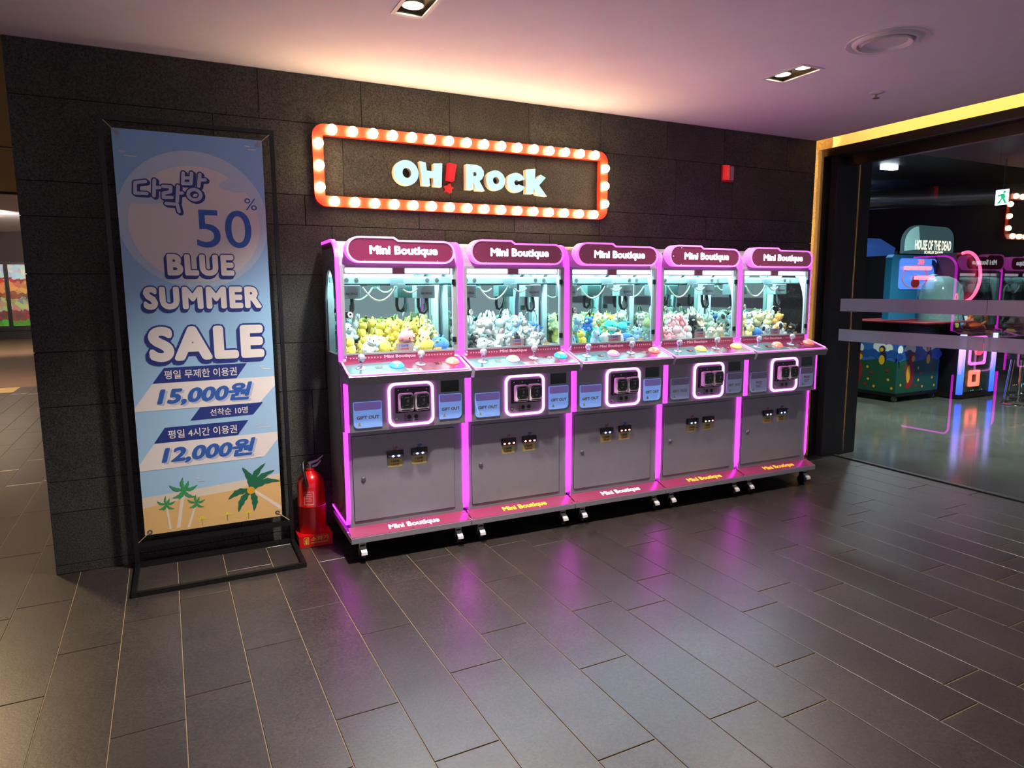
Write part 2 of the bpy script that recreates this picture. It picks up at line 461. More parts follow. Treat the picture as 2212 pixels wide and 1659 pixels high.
def downlight(label, x0, x1, y0, y1, zt=3.0, recess=0.10, col=(1.0, .90, .80), power=E_DOWN, angle=110):
    cx, cy = (x0 + x1) / 2, (y0 + y1) / 2
    t = thing('twin_downlight', label, 'ceiling light', (cx, cy, zt), 0, 'recessed twin downlights')
    hx, hy = (x1 - x0) / 2, (y1 - y0) / 2
    fr = Fr((0, 0, 0), (1, 0, 0), (0, 1, 0), (0, 0, -1))
    o, i = rrect(-hx - .008, hx + .008, -hy - .008, hy + .008, 0.004, 1), rrect(-hx + .012, hx - .012, -hy + .012, hy - .012, .002, 1)
    MB().ring(fr, o, i, -.004, .004).build('trim_frame', M_WHITE, t)
    b = MB()
    b.box(-hx, hx, -hy, hy, recess, recess + .01)
    for s in (-1, 1):
        b.box(s * hx - .003, s * hx + .003, -hy, hy, 0.002, recess); b.box(-hx, hx, s * hy - .003, s * hy + .003, .002, recess)
    b.build('recess_box', mat('lamp_recess', '#5a4a36', 0.6), t)
    for s in (-1, 1):
        c = (0, s * hy * .5, 0)
        rg = MB().lathe([(.050, .018), (.056, .018), (.056, .05), (.050, .05), (.050, .018)], c, n=24).build('gimbal_ring', M_STEEL, t, True)
        MB().lathe([(0, .026), (.044, .026), (.046, .032), (.04, .06), (0, .06)], c, n=24).build('lamp', M_LAMP, rg, True)
        spot('downlight_beam', (0, s * hy * .5, .018), (0, s * hy * .5, -3), power, angle, col, .8, .045, t)
    return t
M_LAMP = mat('halogen_lens', '#ffffff', emit=(1, .9, .7, 1), es=9)
downlight('twin downlight at the top edge of the ceiling above the light-bulb sign', LAMPS[0][0], LAMPS[0][1], YA, YB)
downlight('twin downlight in the ceiling beside the round air diffuser', LAMPS[1][0], LAMPS[1][1], YA, YB, power=E_DOWN * .45)
# the same row goes on over the hall behind the photographer
for x, y in ((-1.6, -4.9), (1.2, -5.4), (3.6, -4.9)):
    spot('hall_downlight', (x, y, 2.98), (x, y, 0), E_HALL, 125, (1, .86, .70), .8, .1)
spot('corridor_downlight', (-2.0, 2.2, 2.95), (-2.0, 2.0, 0), 300, 130, (1, .70, .38), .8, .15)
spot('corridor_downlight', (-3.0, 9, 3.6), (-3.0, 9, 0), 560, 130, (1, .72, .42), .8, .15)
spot('corridor_downlight', (-4.0, 17, 3.6), (-4.6, 22, 0), 700, 130, (1, .85, .75), .8, .15)
tag(MB().lathe([(0, 0), (.16, 0), (.17, .05), (0, .05)], (-4.45, 19.0, 3.70), n=20).build('downlight', M_LAMP), 'bright round downlight far down the corridor at the left edge', 'ceiling light')

# round air diffuser
t = thing('air_diffuser', 'round white air diffuser set in the ceiling', 'air vent', (3.63, -1.955, 3.0))
MB().lathe([(.115, .004), (.175, .0), (.205, -.006), (.208, -.002), (.208, .003)], n=48).build('outer_ring', M_WHITE, t, True)
MB().lathe([(.0, -.004), (.105, -.006), (.118, -.018), (.128, -.022), (.120, .0), (.0, .002)], n=48).build('center_disc', M_WHITE, t, True)
MB().lathe([(.12, .0035), (.176, .0), (.165, -.012), (.150, -.014), (.142, .002)], n=48).build('middle_ring', M_WHITE, t, True)
# sprinkler
t = thing('sprinkler_head', 'small chrome fire sprinkler head on the ceiling near the glass wall', 'sprinkler', (4.50, -1.27, 3.0))
MB().lathe([(.0, 0), (.045, 0), (.045, -.004), (.02, -.012), (0, -.012)], n=24).build('escutcheon', M_WHITE, t, True)
MB().cyl((0, 0, -.01), (0, 0, -.035), .008).cyl((0, 0, -.035), (0, 0, -.038), .022).build('deflector', M_STEEL, t)

# ------------------------------------------------------------------ bronze portal and glass wall
structure(MB().box(5.515, 5.62, -.03, .034, 0, 2.925, .003).build('trim_3', M_BRONZE))
structure(MB().box(5.62, 6.10, -.10, .20, 0, 2.925).build('wall_jamb', M_DARKWALL))
structure(MB().box(5.515, 5.575, -9, -.03, 2.855, 2.925, .003).build('trim_4', M_BRONZE))
structure(MB().box(5.575, 5.74, -9, -.025, 2.87, 2.925).build('trim_5', M_DARKWALL))
structure(MB().box(5.735, 5.80, -9, -.026, 2.78, 2.87).build('trim_6', M_BRONZE))
structure(MB().box(5.755, 5.785, -9, -.026, -.01, .012).build('trim_7', M_DARKWALL))
M_GLASS = glass_mat('storefront_glass', (.93, .95, .95, 1), 1.5, 2.1)
M_FROST = glass_mat('frosted_film', (.75, .75, .78, 1), 1.45, 1.0, .25, ('#c4bfd0', .80))
ys = [-.102, -1.43, -3.4, -6.0]
for i in range(3):
    w = structure(MB().box(5.765, 5.775, ys[i + 1] + .002, ys[i] - .002, .012, 2.78).build('window_%d' % (i + 1), M_GLASS))
    for z0, z1 in ((1.142, 1.254), (1.426, 1.546)):
        MB().box(5.7625, 5.7645, ys[i + 1] + .002, ys[i] - .002, z0, z1).build('frosted_band', M_FROST, w)
# ------------------------------------------------------------------ light-bulb frame sign
M_SIGNRED = mat('orange_red_paint', '#e0402c', 0.35)
M_BULB = mat('globe_bulb', '#ffffff', emit=(1, .79, .40, 1), es=E_BULB)
t = thing('bulb_frame_sign', 'orange-red rounded frame studded with glowing round bulbs on the stone wall', 'sign', (1.9625, -.02, 2.44))
fr = front(0)
cx, cz = 1.9625, 2.44
o = rrect(.847 - cx, 3.078 - cx, 2.186 - cz, 2.695 - cz, .075); i = rrect(.914 - cx, 3.010 - cx, 2.253 - cz, 2.628 - cz, .006)
oo, ii = two_loops(o, i, (0, 0))
fb = MB().ring(fr, oo, ii, 0.0, .045).build('frame', M_SIGNRED, t)
for x in (-.9, 0, .9):
    for z in (-.22, .22): MB().cyl((x, .018, z), (x, .001, z), .012).build('standoff', M_STEEL, t)
bulbpos = [(.969 + (2.950 - .969) * k / 15, 2.661) for k in range(16)] + [(.969 + (2.945 - .969) * k / 15, 2.219) for k in range(16)]
bulbpos += [(.881, z) for z in (2.572, 2.437, 2.303)] + [(3.043, z) for z in (2.568, 2.437, 2.303)]
b0 = None
for x, z in bulbpos:
    if b0 is None:
        b0 = MB().sph((0, 0, 0), .0315, 16, 10).build('bulb', M_BULB, t, 'all'); b = b0
    else: b = b0.copy(); COL.objects.link(b)
    b.location = (x - cx, -.066, z - cz)

# ------------------------------------------------------------------ OH! Rock letters
M_LFACE = mat('ice_white_letter_face', '#86b4b8', emit=(.50, .93, 1, 1), es=.40)
M_LSIDE = mat('cream_letter_side', '#e8dcc0', 0.5)
M_LRED = mat('red_letter', '#d41f26', 0.4, emit=(.8, .02, .03, 1), es=.35)
t = thing('letter_sign', 'raised white and red letters spelling OH! Rock inside the bulb frame', 'sign', (1.96, 0, 2.43))
def letter(x0, x1, z0, z1, shape, inner=None, red=False, n=1):
    S = lambda P: [(x0 + u * (x1 - x0) - 1.96, z0 + v * (z1 - z0) - 2.43) for u, v in P]
    def mk(w0, w1, name, m, par, grow=0):
        mb = MB()
        if inner:
            a, b = two_loops(S(shape), S(inner), S([(.52, .5)])[0]); mb.ring(front(0), a, b, w0, w1)
        else: mb.plate(front(0), S(shape), w0, w1)
        return mb.build(name, m, par)
    L = mk(.004, .050, 'letter', M_LRED if red else M_LSIDE, t)
    mk(.0505, .053, 'letter_face', M_LRED if red else M_LFACE, L)
letter(1.373, 1.547, 2.351, 2.517, ell(.5, .5, .5), ell(.53, .5, .18, .2))
letter(1.557, 1.720, 2.355, 2.517, [(0, 1), (.26, .96), (.30, .64), (.60, .62), (.62, .95), (1, .98), (.95, 0), (.60, .01), (.585, .36), (.40, .37), (.44, .02), (.10, .02)])
letter(1.758, 1.826, 2.401, 2.522, [(.18, 1), (1, .93), (.68, 0), (.0, .06)], red=True)
star = []
for k in range(10):
    r = .5 if k % 2 == 0 else .24; a = math.radians(80 + 36 * k); star.append((.5 + r * math.cos(a), .5 + r * math.sin(a)))
letter(1.739, 1.803, 2.318, 2.384, star, red=True)
letter(1.895, 2.038, 2.347, 2.523, [(.02, 1), (.55, 1), (.80, .94), (.96, .78), (.96, .6), (.86, .46), (.72, .38), (1, 0), (.55, 0), (.42, .30), (.40, .56), (.52, .56), (.58, .63), (.52, .72), (.40, .72), (.395, .55), (.40, .30), (.36, .02), (0, .02)])
letter(2.051, 2.200, 2.356, 2.496, ell(.5, .5, .5), ell(.52, .5, .17, .18))
letter(2.216, 2.365, 2.352, 2.490, ell(.5, .5, .5, .5, 26, 22, 338) + [(.62, .42), (.56, .36), (.44, .38), (.38, .5), (.44, .62), (.56, .64), (.62, .58)])
letter(2.371, 2.546, 2.336, 2.529, [(0, .95), (.44, 1), (.42, .60), (.70, .80), (.94, .70), (.62, .40), (1, 0), (.50, .04), (.36, .32), (.34, .07), (0, .06)])

# ------------------------------------------------------------------ fire alarm lamp
t = thing('fire_alarm', 'small red FIRE alarm box on the stone wall above the right machines', 'fire alarm', (4.35, 0, 2.63))
MB().box(-.066, .066, -.022, -.001, -.070, .070, .006).build('back_box', mat('alarm_red', '#b01c20', .4), t)
fr = Fr((0, -.022, 0), (1, 0, 0), (0, 0, 1), (0, -1, 0))
MB().plate(Fr((0, 0, -.055), (1, 0, 0), (0, -1, 0), (0, 0, 1)), [(-.060, .02), (-.052, .045), (-.012, .05), (-.006, .02)], 0, .118).build('lens', mat('red_lens', '#d8242a', .2, emit=(.9, .03, .04, 1), es=.25), t)
MB().box(-.002, .056, -.034, -.020, -.056, .058, .004).build('sounder_grille', mat('pale_red_grille', '#a8878c', .6), t)
text('lettering', 'FIRE', mat('alarm_print', '#f0b8b0', .5), t, Fr((-.034, -.0505, .004), (0, 0, -1), (1, 0, 0), (0, -1, 0)), 0, 0, h=.014, w=.07)

# ------------------------------------------------------------------ fire extinguisher
M_RED = mat('glossy_red_paint', '#c41014', 0.22, coat=.5)
t = thing('fire_extinguisher', 'red fire extinguisher standing beside the leftmost claw machine', 'fire extinguisher', (.726, -.135, .0))
cyl = MB().lathe([(0, .055), (.080, .055), (.088, .065), (.088, .255), (.090, .258), (.090, .266), (.088, .270), (.088, .39), (.080, .432), (.060, .462), (.034, .478), (.026, .485), (.026, .50), (0, .50)], n=36).build('cylinder', M_RED, t, True)
lab = MB()
for a0, a1, z0, z1 in ((-78, -38, .278, .282), (-78, -38, .362, .366), (-78, -76, .278, .366), (-40, -38, .278, .366), (-72, -46, .345, .349), (-72, -44, .333, .336), (-72, -50, .322, .325), (-72, -46, .311, .314), (-72, -48, .300, .303)):
    for k in range(6):
        A0, A1 = (math.radians(a0 + (a1 - a0) * q / 6 - 90 + 58 - 20) for q in (k, k + 1))
        q = [lab.bm.verts.new((.0886 * math.cos(A), .0886 * math.sin(A), z)) for A, z in ((A0, z0), (A1, z0), (A1, z1), (A0, z1))]; lab.f(q)
lab.build('instruction_label', mat('pale_print', '#c8b8b0', .5), cyl)
vh = MB().cyl((0, 0, .50), (0, 0, .535), .016).build('valve', M_STEEL, t, True)
MB().plate(front(0, 0, 0), [(-.02, .520), (.05, .545), (.085, .575), (.082, .582), (.045, .556), (-.02, .540)], -.010, .010).build('lever', M_STEEL, t)
MB().plate(front(0, 0, 0), [(-.015, .50), (.045, .512), (.072, .545), (.066, .550), (.04, .525), (-.015, .515)], -.009, .009).build('carry_handle', M_STEEL, t)
MB().tube([(-.01, 0, .525), (-.035, -.01, .552), (-.05, -.03, .545), (-.052, -.055, .50), (-.045, -.078, .45), (-.038, -.090, .40)], .011, 10).build('hose', M_BLACK, t, True)
MB().tube([(.015 * math.cos(a * .7) - .045, .01, .52 + .018 * math.sin(a * .7)) for a in range(9)], .003, 6, True).build('safety_pin_ring', M_CHROME, t)
st = MB().box(-.107, .107, -.105, .105, .0, .012, .004)
st.plate(Fr((0, 0, 0), (1, 0, 0), (0, 0, 1), (0, -1, 0)), [(-.107, .01), (.107, .01), (.100, .082), (-.100, .082)], .095, .105)
for s in (-1, 1): st.box(s * .102 - .005, s * .102 + .005, -.10, .10, .01, .080)
st.box(-.1, .1, .09, .10, .01, .08)
oo, ii = two_loops(rrect(-.1, .1, -.1, .1, .004), ell(0, 0, .0885, n=36), (0, 0))
st.ring(Fr((0, 0, .076), (1, 0, 0), (0, 1, 0), (0, 0, 1)), oo, ii, 0, .006)
stand = st.build('stand', M_RED, t)
M_GOLD = mat('gold_print', '#e6b24a', .4)
fr = front(-.1055)
text('lettering', '소화기', M_GOLD, stand, fr, .022, .056, h=.030, w=.112, bold=.02)
text('lettering', 'FIRE EXTINGUISHER', M_GOLD, stand, fr, .022, .030, h=.009, w=.112, bold=.02)
ic = MB(); ic.ring(fr, rrect(-.078, -.046, .022, .072, .006, 3), rrect(-.075, -.049, .025, .069, .004, 3), .0, .001)
ic.plate(fr, rrect(-.069, -.055, .028, .055, .004, 3), .0, .001); ic.plate(fr, [(-.066, .057), (-.056, .057), (-.053, .066), (-.064, .063)], .0, .001)
ic.build('icon', M_GOLD, stand)

# ------------------------------------------------------------------ banner stand
YB_ = -.098
t = thing('banner_stand', 'black metal stand holding a tall blue summer sale banner', 'banner stand', (.15, -.09, 0))
ox, oy = .15, -.09
def W(x): return x - ox
for x in (-.312, .588): MB().box(W(x), W(x) + .024, -.012, .012, .03, 2.617).build('post', M_BLACK, t)
MB().box(W(-.288), W(.588), -.012, .012, 2.593, 2.617).build('top_bar', M_BLACK, t)
MB().box(W(-.288), W(.588), -.012, .012, .125, .155).build('lower_crossbar', M_BLACK, t)
MB().box(W(-.288), W(.588), -.012, .012, .0, .03).build('rear_floor_bar', M_BLACK, t)
MB().box(W(-.312), W(.612), -.462, -.438, .0, .028).build('front_floor_bar', M_BLACK, t)
for x in (-.312, .588): MB().box(W(x), W(x) + .024, -.438, .012, .0, .029).build('foot', M_BLACK, t)
M_FAB = ramp_mat('printed_sky', 2, .19, 2.55, [(0, '#a9cfe8'), (.45, '#9cc6e4'), (.75, '#8fbbe0'), (1, '#7fb0dc')], .55)
B = MB().box(W(-.249), W(.541), -.0085, -.0075, .195, 2.553).build('banner', M_FAB, t)
bf = Fr((-ox, -.0085, 0), (1, 0, 0), (0, 0, 1), (0, -1, 0))
P_NAVY = mat('print_navy', '#22357f', .55); P_BLUE = mat('print_blue', '#2f5fae', .55)
P_WHITE = mat('print_white', '#e9e2da', .55); P_SHADE = mat('print_grey_blue', '#b8c0d2', .55)
P_SUN1 = mat('print_halo', '#b4cbdc', .55); P_SUN2 = mat('print_moon', '#d6d3d0', .55); P_SUN0 = mat('print_outer_halo', '#a3c4df', .55)
P_SAND = mat('print_sand', '#e6bd78', .55); P_FOAM = mat('print_foam', '#e3d6bd', .55)
P_LEAF = mat('print_leaf', '#1f6b4a', .55); P_LEAF2 = mat('print_light_leaf', '#3d9a5b', .55); P_TRUNK = mat('print_trunk', '#eadfc8', .55)
P_YEL = mat('print_yellow', '#ecd34a', .55); P_SUNY = mat('print_orange', '#e0a62c', .55)
def clip(P, x0=-.2485, x1=.5405, z0=.1955, z1=2.5525):
    for ax, lim, sg in ((0, x0, 1), (0, x1, -1), (1, z0, 1), (1, z1, -1)):
        out = []
        for a, b in zip(P, P[1:] + P[:1]):
            ia, ib = sg * (a[ax] - lim) >= 0, sg * (b[ax] - lim) >= 0
            if ia: out.append(a)
            if ia != ib:
                k = (lim - a[ax]) / (b[ax] - a[ax]); out.append((a[0] + k * (b[0] - a[0]), a[1] + k * (b[1] - a[1])))
        P = out
    return P
def pr(name, polys, m, lift, par=None):
    return flat(name, bf, [clip(P) for P in polys], m, lift, par or B)
L = .0006
pr('moon_print', [ell(.146, 2.065, .405, .395, 48)], P_SUN1, L)
pr('moon_print', [ell(.150, 2.04, .352, .335, 48)], P_SUN2, 2 * L)
pr('cloud_print', [ell(.345, 2.275, .06, .028), ell(.39, 2.262, .065, .026), ell(.36, 2.30, .035, .022)], P_SUN1, 3 * L)
pr('cloud_print', [ell(-.13, 2.165, .11, .02), ell(-.19, 2.18, .06, .025)], P_SUN1, 3 * L)
# rounded brush lettering of the shop name
def strokes(name, paths, r, m, lift, dx=0, dz=0):
    Q = []
    for P in paths:
        for a, b in zip(P, P[1:]):
            l = math.hypot(b[0] - a[0], b[1] - a[1]) or 1e-6; nx, nz = -(b[1] - a[1]) / l * r, (b[0] - a[0]) / l * r
            Q.append([(a[0] + nx + dx, a[1] + nz + dz), (a[0] - nx + dx, a[1] - nz + dz), (b[0] - nx + dx, b[1] - nz + dz), (b[0] + nx + dx, b[1] + nz + dz)])
        for a in P: Q.append(ell(a[0] + dx, a[1] + dz, r, n=12))
    return flat(name, bf, Q, m, lift, B)
logo = [[(-.10, 2.272), (-.152, 2.262), (-.156, 2.205), (-.098, 2.205)], [(-.054, 2.282), (-.062, 2.195)], [(-.056, 2.24), (-.03, 2.243)],
        [(-.012, 2.25), (.028, 2.25), (.024, 2.222), (-.012, 2.212), (-.014, 2.188), (.03, 2.190)], [(.066, 2.256), (.056, 2.168)], [(.062, 2.215), (.085, 2.218)], [(-.002, 2.155), (.055, 2.152), (.062, 2.112)],
        [(.098, 2.332), (.092, 2.272), (.135, 2.274), (.142, 2.334)], [(.095, 2.304), (.138, 2.306)], [(.186, 2.33), (.176, 2.262)], [(.181, 2.298), (.212, 2.30)], ell(.150, 2.212, .034, .030, 12) + [(.184, 2.212)]]
strokes('logo_shadow', logo, .0165, P_NAVY, 4 * L, .008, -.006)
strokes('logo_outline', logo, .0165, P_NAVY, 5 * L)
strokes('logo_lettering', logo, .0095, P_SHADE, 6 * L)
text('discount_lettering', '50', P_BLUE, B, bf, .300, 2.02, h=.222, w=.305, bold=.005, lift=4 * L)
text('percent_sign', '%', P_BLUE, B, bf, .457, 2.172, h=.070, w=.070, lift=4 * L)
for s, x0, x1, z0, z1 in (('BLUE', -.022, .342, 1.742, 1.868), ('SUMMER', -.158, .488, 1.545, 1.680), ('SALE', -.150, .488, 1.238, 1.446)):
    cxx, czz, ww, hh = (x0 + x1) / 2, (z0 + z1) / 2, x1 - x0, z1 - z0
    k = .058
    kw = dict(h=hh, w=ww, ref=k, spacing=1.16)
    text('headline_shadow', s, P_NAVY, B, bf, cxx - .009, czz - .014, bold=k + .042, lift=4 * L, **kw)
    text('headline_outline', s, P_NAVY, B, bf, cxx, czz, bold=k + .042, lift=5 * L, **kw)
    text('headline_lettering', s, P_WHITE, B, bf, cxx, czz, bold=k, lift=6 * L, **kw)
pr('price_band', [[(-.145, 1.111), (.5405, 1.115), (.5405, 1.056), (.445, .954), (-.2485, .949), (-.2485, .972)]], P_WHITE, 2 * L)
pr('price_band', [[(-.161, .750), (.5405, .756), (.5405, .712), (.452, .602), (-.2485, .590), (-.2485, .630)]], P_WHITE, 2 * L)
for P, s, c in (([(-.079, 1.202), (.381, 1.207), (.317, 1.118), (-.146, 1.111)], '평일 무제한 이용권', (.120, 1.160, .40, .052)),
                ([(.101, .951), (.463, .954), (.402, .882), (.042, .874)], '선착순 10명', (.262, .914, .215, .044)),
                ([(-.099, .843), (.371, .848), (.305, .760), (-.163, .751)], '평일 4시간 이용권', (.108, .799, .385, .052))):
    q = pr('navy_bar', [P], P_NAVY, 3 * L)
    text('bar_lettering', s, P_WHITE, q, bf, c[0], c[1], w=c[2], h=c[3], bold=.012, lift=4 * L)
for s, z in (('15,000원', 1.032), ('12,000원', .676)):
    text('price_shadow', s, P_SHADE, B, bf, .150, z - .010, w=.535, h=.118, bold=.042, lift=3 * L, shear=.22)
    text('price_lettering', s, P_BLUE, B, bf, .138, z, w=.535, h=.118, bold=.042, lift=4 * L, shear=.22)
pr('foam_print', [[(-.2485, .428), (.055, .445), (.295, .463), (.5405, .481), (.5405, .1955), (-.2485, .1955)]], P_FOAM, L)
pr('sand_print', [[(-.2485, .363), (-.045, .388), (.251, .407), (.40, .43), (.5405, .447), (.5405, .1955), (-.2485, .1955)]], P_SAND, 2 * L)
def frond(c, tip, wd, bow, m=None):
    (x0, y0), (x1, y1) = c, tip; l = math.hypot(x1 - x0, y1 - y0); nx, ny = -(y1 - y0) / l, (x1 - x0) / l
    A, Bk = [], []
    for k in range(9):
        u = k / 8; b = bow * math.sin(math.pi * u) * l; w_ = wd * math.sin(math.pi * min(1, u * .85 + .12)) * (1 if k % 2 else .72)
        mx, my = x0 + (x1 - x0) * u + nx * b, y0 + (y1 - y0) * u + ny * b
        A.append((mx + nx * w_, my + ny * w_)); Bk.append((mx - nx * w_, my - ny * w_))
    return A + Bk[::-1]
c = (.361, .392)
pr('palm_trunk_print', [[(.372, .385), (.380, .398), (.5405, .262), (.5405, .232)]], P_TRUNK, 3 * L)
pr('palm_print', [frond(c, q, .022, bw) for q, bw in (((.318, .546), -.12), ((.455, .558), .12), ((.508, .506), .12), ((.5405, .430), .16), ((.224, .352), -.14), ((.280, .262), -.1), ((.372, .256), .1))], P_LEAF, 4 * L)
pr('sun_print', [ell(.361, .392, .024)], P_SUNY, 5 * L)
for (cx_, cz_), s, (tx, tz) in (((-.023, .452), 1.0, (-.066, .216)), ((-.123, .375), .65, (-.110, .213)), ((.042, .362), .65, (-.010, .208))):
    pr('palm_trunk_print', [[(cx_ - .008 * s, cz_), (cx_ + .008 * s, cz_), (tx + .011 * s, tz), (tx - .011 * s, tz)]], P_TRUNK, 3 * L)
    pr('palm_print', [frond((cx_, cz_), (cx_ + dx * s, cz_ + dz * s), .012 * s, bw) for dx, dz, bw in ((-.075, .035, .15), (-.065, -.045, .2), (.078, .018, -.15), (.065, -.055, -.2), (.0, .075, .1), (-.03, -.06, .1), (.03, .05, -.1))], P_LEAF2, 4 * L)
for x, z in ((.066, .250), (.213, .255), (.337, .247)):
    pr('beach_umbrella_print', [[(x - .036, z - .012), (x, z + .020), (x + .036, z - .006), (x, z - .002)]], P_YEL, 3 * L)
    pr('beach_umbrella_print', [[(x - .0012, z - .042), (x + .0012, z - .042), (x + .0012, z), (x - .0012, z)]], P_LEAF, 3 * L)
pr('dash_print', [[(a, z), (b, z), (b, z + .004), (a, z + .004)] for a, b, z in ((-.223, -.189, 2.429), (-.197, -.135, 2.405), (.442, .469, 2.510), (.460, .504, 2.491), (.458, .483, 1.182), (.472, .519, 1.163), (.415, .448, .812), (.439, .499, .793), (.046, .073, .508), (.064, .106, .489))], P_WHITE, 2 * L)
for ex, ez, kx, kz in ((-.224, 2.527, -.29, 2.596), (.516, 2.526, .592, 2.596), (.514, .221, .592, .152), (-.222, .212, -.29, .152)):
    e = MB().lathe([(.007, 0), (.015, 0), (.015, .002), (.007, .002), (.007, 0)], (W(ex), -.0088, ez), (0, -1, 0), 16).build('eyelet', M_STEEL, B)
    MB().tube([(W(ex), -.011, ez), (W(kx), -.006, kz)], .0028, 6).build('tie_cord', mat('tie_cord', '#a89c88', .6), t)
# ------------------------------------------------------------------ claw machines
M_BODY = mat('satin_grey_metal', '#98949f', 0.38, 0.15, noise=(14, .96, 1.04))
M_BODYD = mat('printed_side_grey', '#8a878c', 0.4)
M_PINK = mat('pink_panel', '#93395d', 0.3, coat=.3)
M_DECKP = mat('pink_deck_print', '#712a49', 0.25, coat=.15)
M_RAIL = mat('pale_rail', '#93a8ae', 0.4)
M_PINKD = mat('plum_side_print', '#7c3550', 0.4)
M_MARQ = mat('marquee_plum_acrylic', '#5c1a3a', 0.15, coat=.6, emit=(.25, .015, .07, 1), es=.2)
M_LED = mat('magenta_led', '#ff40ff', emit=(1, .022, 1, 1), es=E_LED)
M_LEDP = mat('pink_white_led', '#ffc0ff', emit=(1, .26, .95, 1), es=2.4)
M_LEDR = mat('pink_rim_led', '#ff90f0', emit=(1, .16, .86, 1), es=.62)
M_MTXT = mat('lit_marquee_letter', '#ffffff', emit=(.86, .95, 1, 1), es=2.2)
M_ALU = mat('white_aluminium', '#dfe6e8', 0.35, 0.1)
M_MIRROR = mat('cabin_mirror', '#aed0c9', 0.03, 1.0)
M_CLEAR = glass_mat('cabin_glass', (.97, .99, .99, 1), 1.4, .8)
M_DECKL = mat('pale_blue_deck_print', '#566b73', 0.2, coat=.15)
M_CABL = mat('cabin_light', '#ffffff', emit=(.55, .97, 1, 1), es=E_CABIN)
M_TUBEL = mat('pinkish_light_tube', '#ffffff', emit=(1, .80, .98, 1), es=2.2)
M_CLAWBOX = mat('claw_motor_grey', '#7e8a8e', 0.4)
M_DARK = mat('black_plastic', '#101013', 0.35)
M_READER = mat('reader_housing', '#efeae6', 0.4)
M_CABLE = mat('cream_cable', '#d8d4bc', 0.5)
M_SCREW = M_CHROME
M_DISP = mat('dark_red_display', '#3a0a0c', 0.2)
M_SEG = mat('red_segment', '#ff2020', emit=(1, .05, .03, 1), es=2.5)
M_GREEND = mat('dark_green_display', '#0f241c', 0.15)
M_STK = mat('yellow_price_sticker', '#cdbb72', 0.5)
M_STKW = mat('grey_price_card', '#8f8a90', 0.5)
M_PRN_K = mat('black_print', '#1a1a1c', .5); M_PRN_R = mat('red_print', '#b02a2a', .5); M_PRN_B = mat('blue_print', '#1d3fa8', .5)
M_PRN_G = mat('grey_print', '#5c4a5c', .5)
M_PINKTXT = mat('pale_pink_print', '#f0b6cf', .5)
M_BLUE_LED = mat('blue_led', '#4080ff', emit=(.12, .30, 1, 1), es=9); M_RED_LED = mat('red_led', '#ff6060', emit=(1, .22, .2, 1), es=5)
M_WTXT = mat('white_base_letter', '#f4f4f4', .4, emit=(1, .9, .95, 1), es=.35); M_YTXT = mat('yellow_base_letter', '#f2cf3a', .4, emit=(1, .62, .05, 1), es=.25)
M_CRYSTAL = mat('crystal_knob', '#dfe4f0', 0.08, 0.55)
BTN = {'blue': mat('blue_button', '#3f9ae8', .25, emit=(.04, .25, .75, 1), es=.35), 'coral': mat('coral_button', '#ef7f72', .25, emit=(.8, .16, .12, 1), es=.3),
       'white': mat('lavender_button', '#d9d3ee', .25), 'cyan': mat('cyan_button', '#25c3e0', .25, emit=(.02, .45, .6, 1), es=.4),
       'pink': mat('pink_button', '#ef9ed0', .25, emit=(.7, .15, .45, 1), es=.2), 'yellow': mat('yellow_button', '#ecd574', .25, emit=(.6, .42, .08, 1), es=.25)}
M_FLAP = [mat('blue_gift_flap', '#8fb0ee', .25, emit=(.22, .42, 1, 1), es=.28), mat('pale_gift_flap', '#aab2d6', .25, emit=(.4, .5, .9, 1), es=.06)]
M_FLAPT = [mat('violet_flap_top', '#9c8ad0', .25, emit=(.35, .25, .9, 1), es=.10), mat('pale_violet_flap_top', '#a59cc4', .25)]

def path_band(path, t, inward):
    """a ribbon of thickness t along an open outline in (y, z); inward picks the side"""
    out = []
    for i, p in enumerate(path):
        a = path[max(0, i - 1)]; b = path[min(len(path) - 1, i + 1)]
        l = math.hypot(b[0] - a[0], b[1] - a[1]); nx, ny = -(b[1] - a[1]) / l, (b[0] - a[0]) / l
        out.append((p[0] + nx * t * inward, p[1] + ny * t * inward))
    return list(path) + out[::-1]
def arc(cx, cy, rx, ry, a0, a1, n=6):
    return [(cx + rx * math.cos(math.radians(a0 + (a1 - a0) * k / n)), cy + ry * math.sin(math.radians(a0 + (a1 - a0) * k / n))) for k in range(n + 1)]
def marq_outline(i=0.0):
    x0, x1, zb, zl, zr = .058 + i, .732 - i, 1.812 + i, 1.968 - i, 1.950 - i
    rl, rr = (zl - zb) / 2, (zr - zb) / 2
    P = arc(x0 + rl, zb + rl, rl, rl, 270, 90, 12)
    P += [(.345 - i * .3, zl), (.372 - i * .3, zr)]
    P += arc(x1 - rr, zb + rr, rr, rr, 90, -90, 12)
    return P
WIN_SIDE = [(.205, 1.262), (.545, 1.262)] + arc(.375, 1.50, .17, .278, 0, 180, 14)

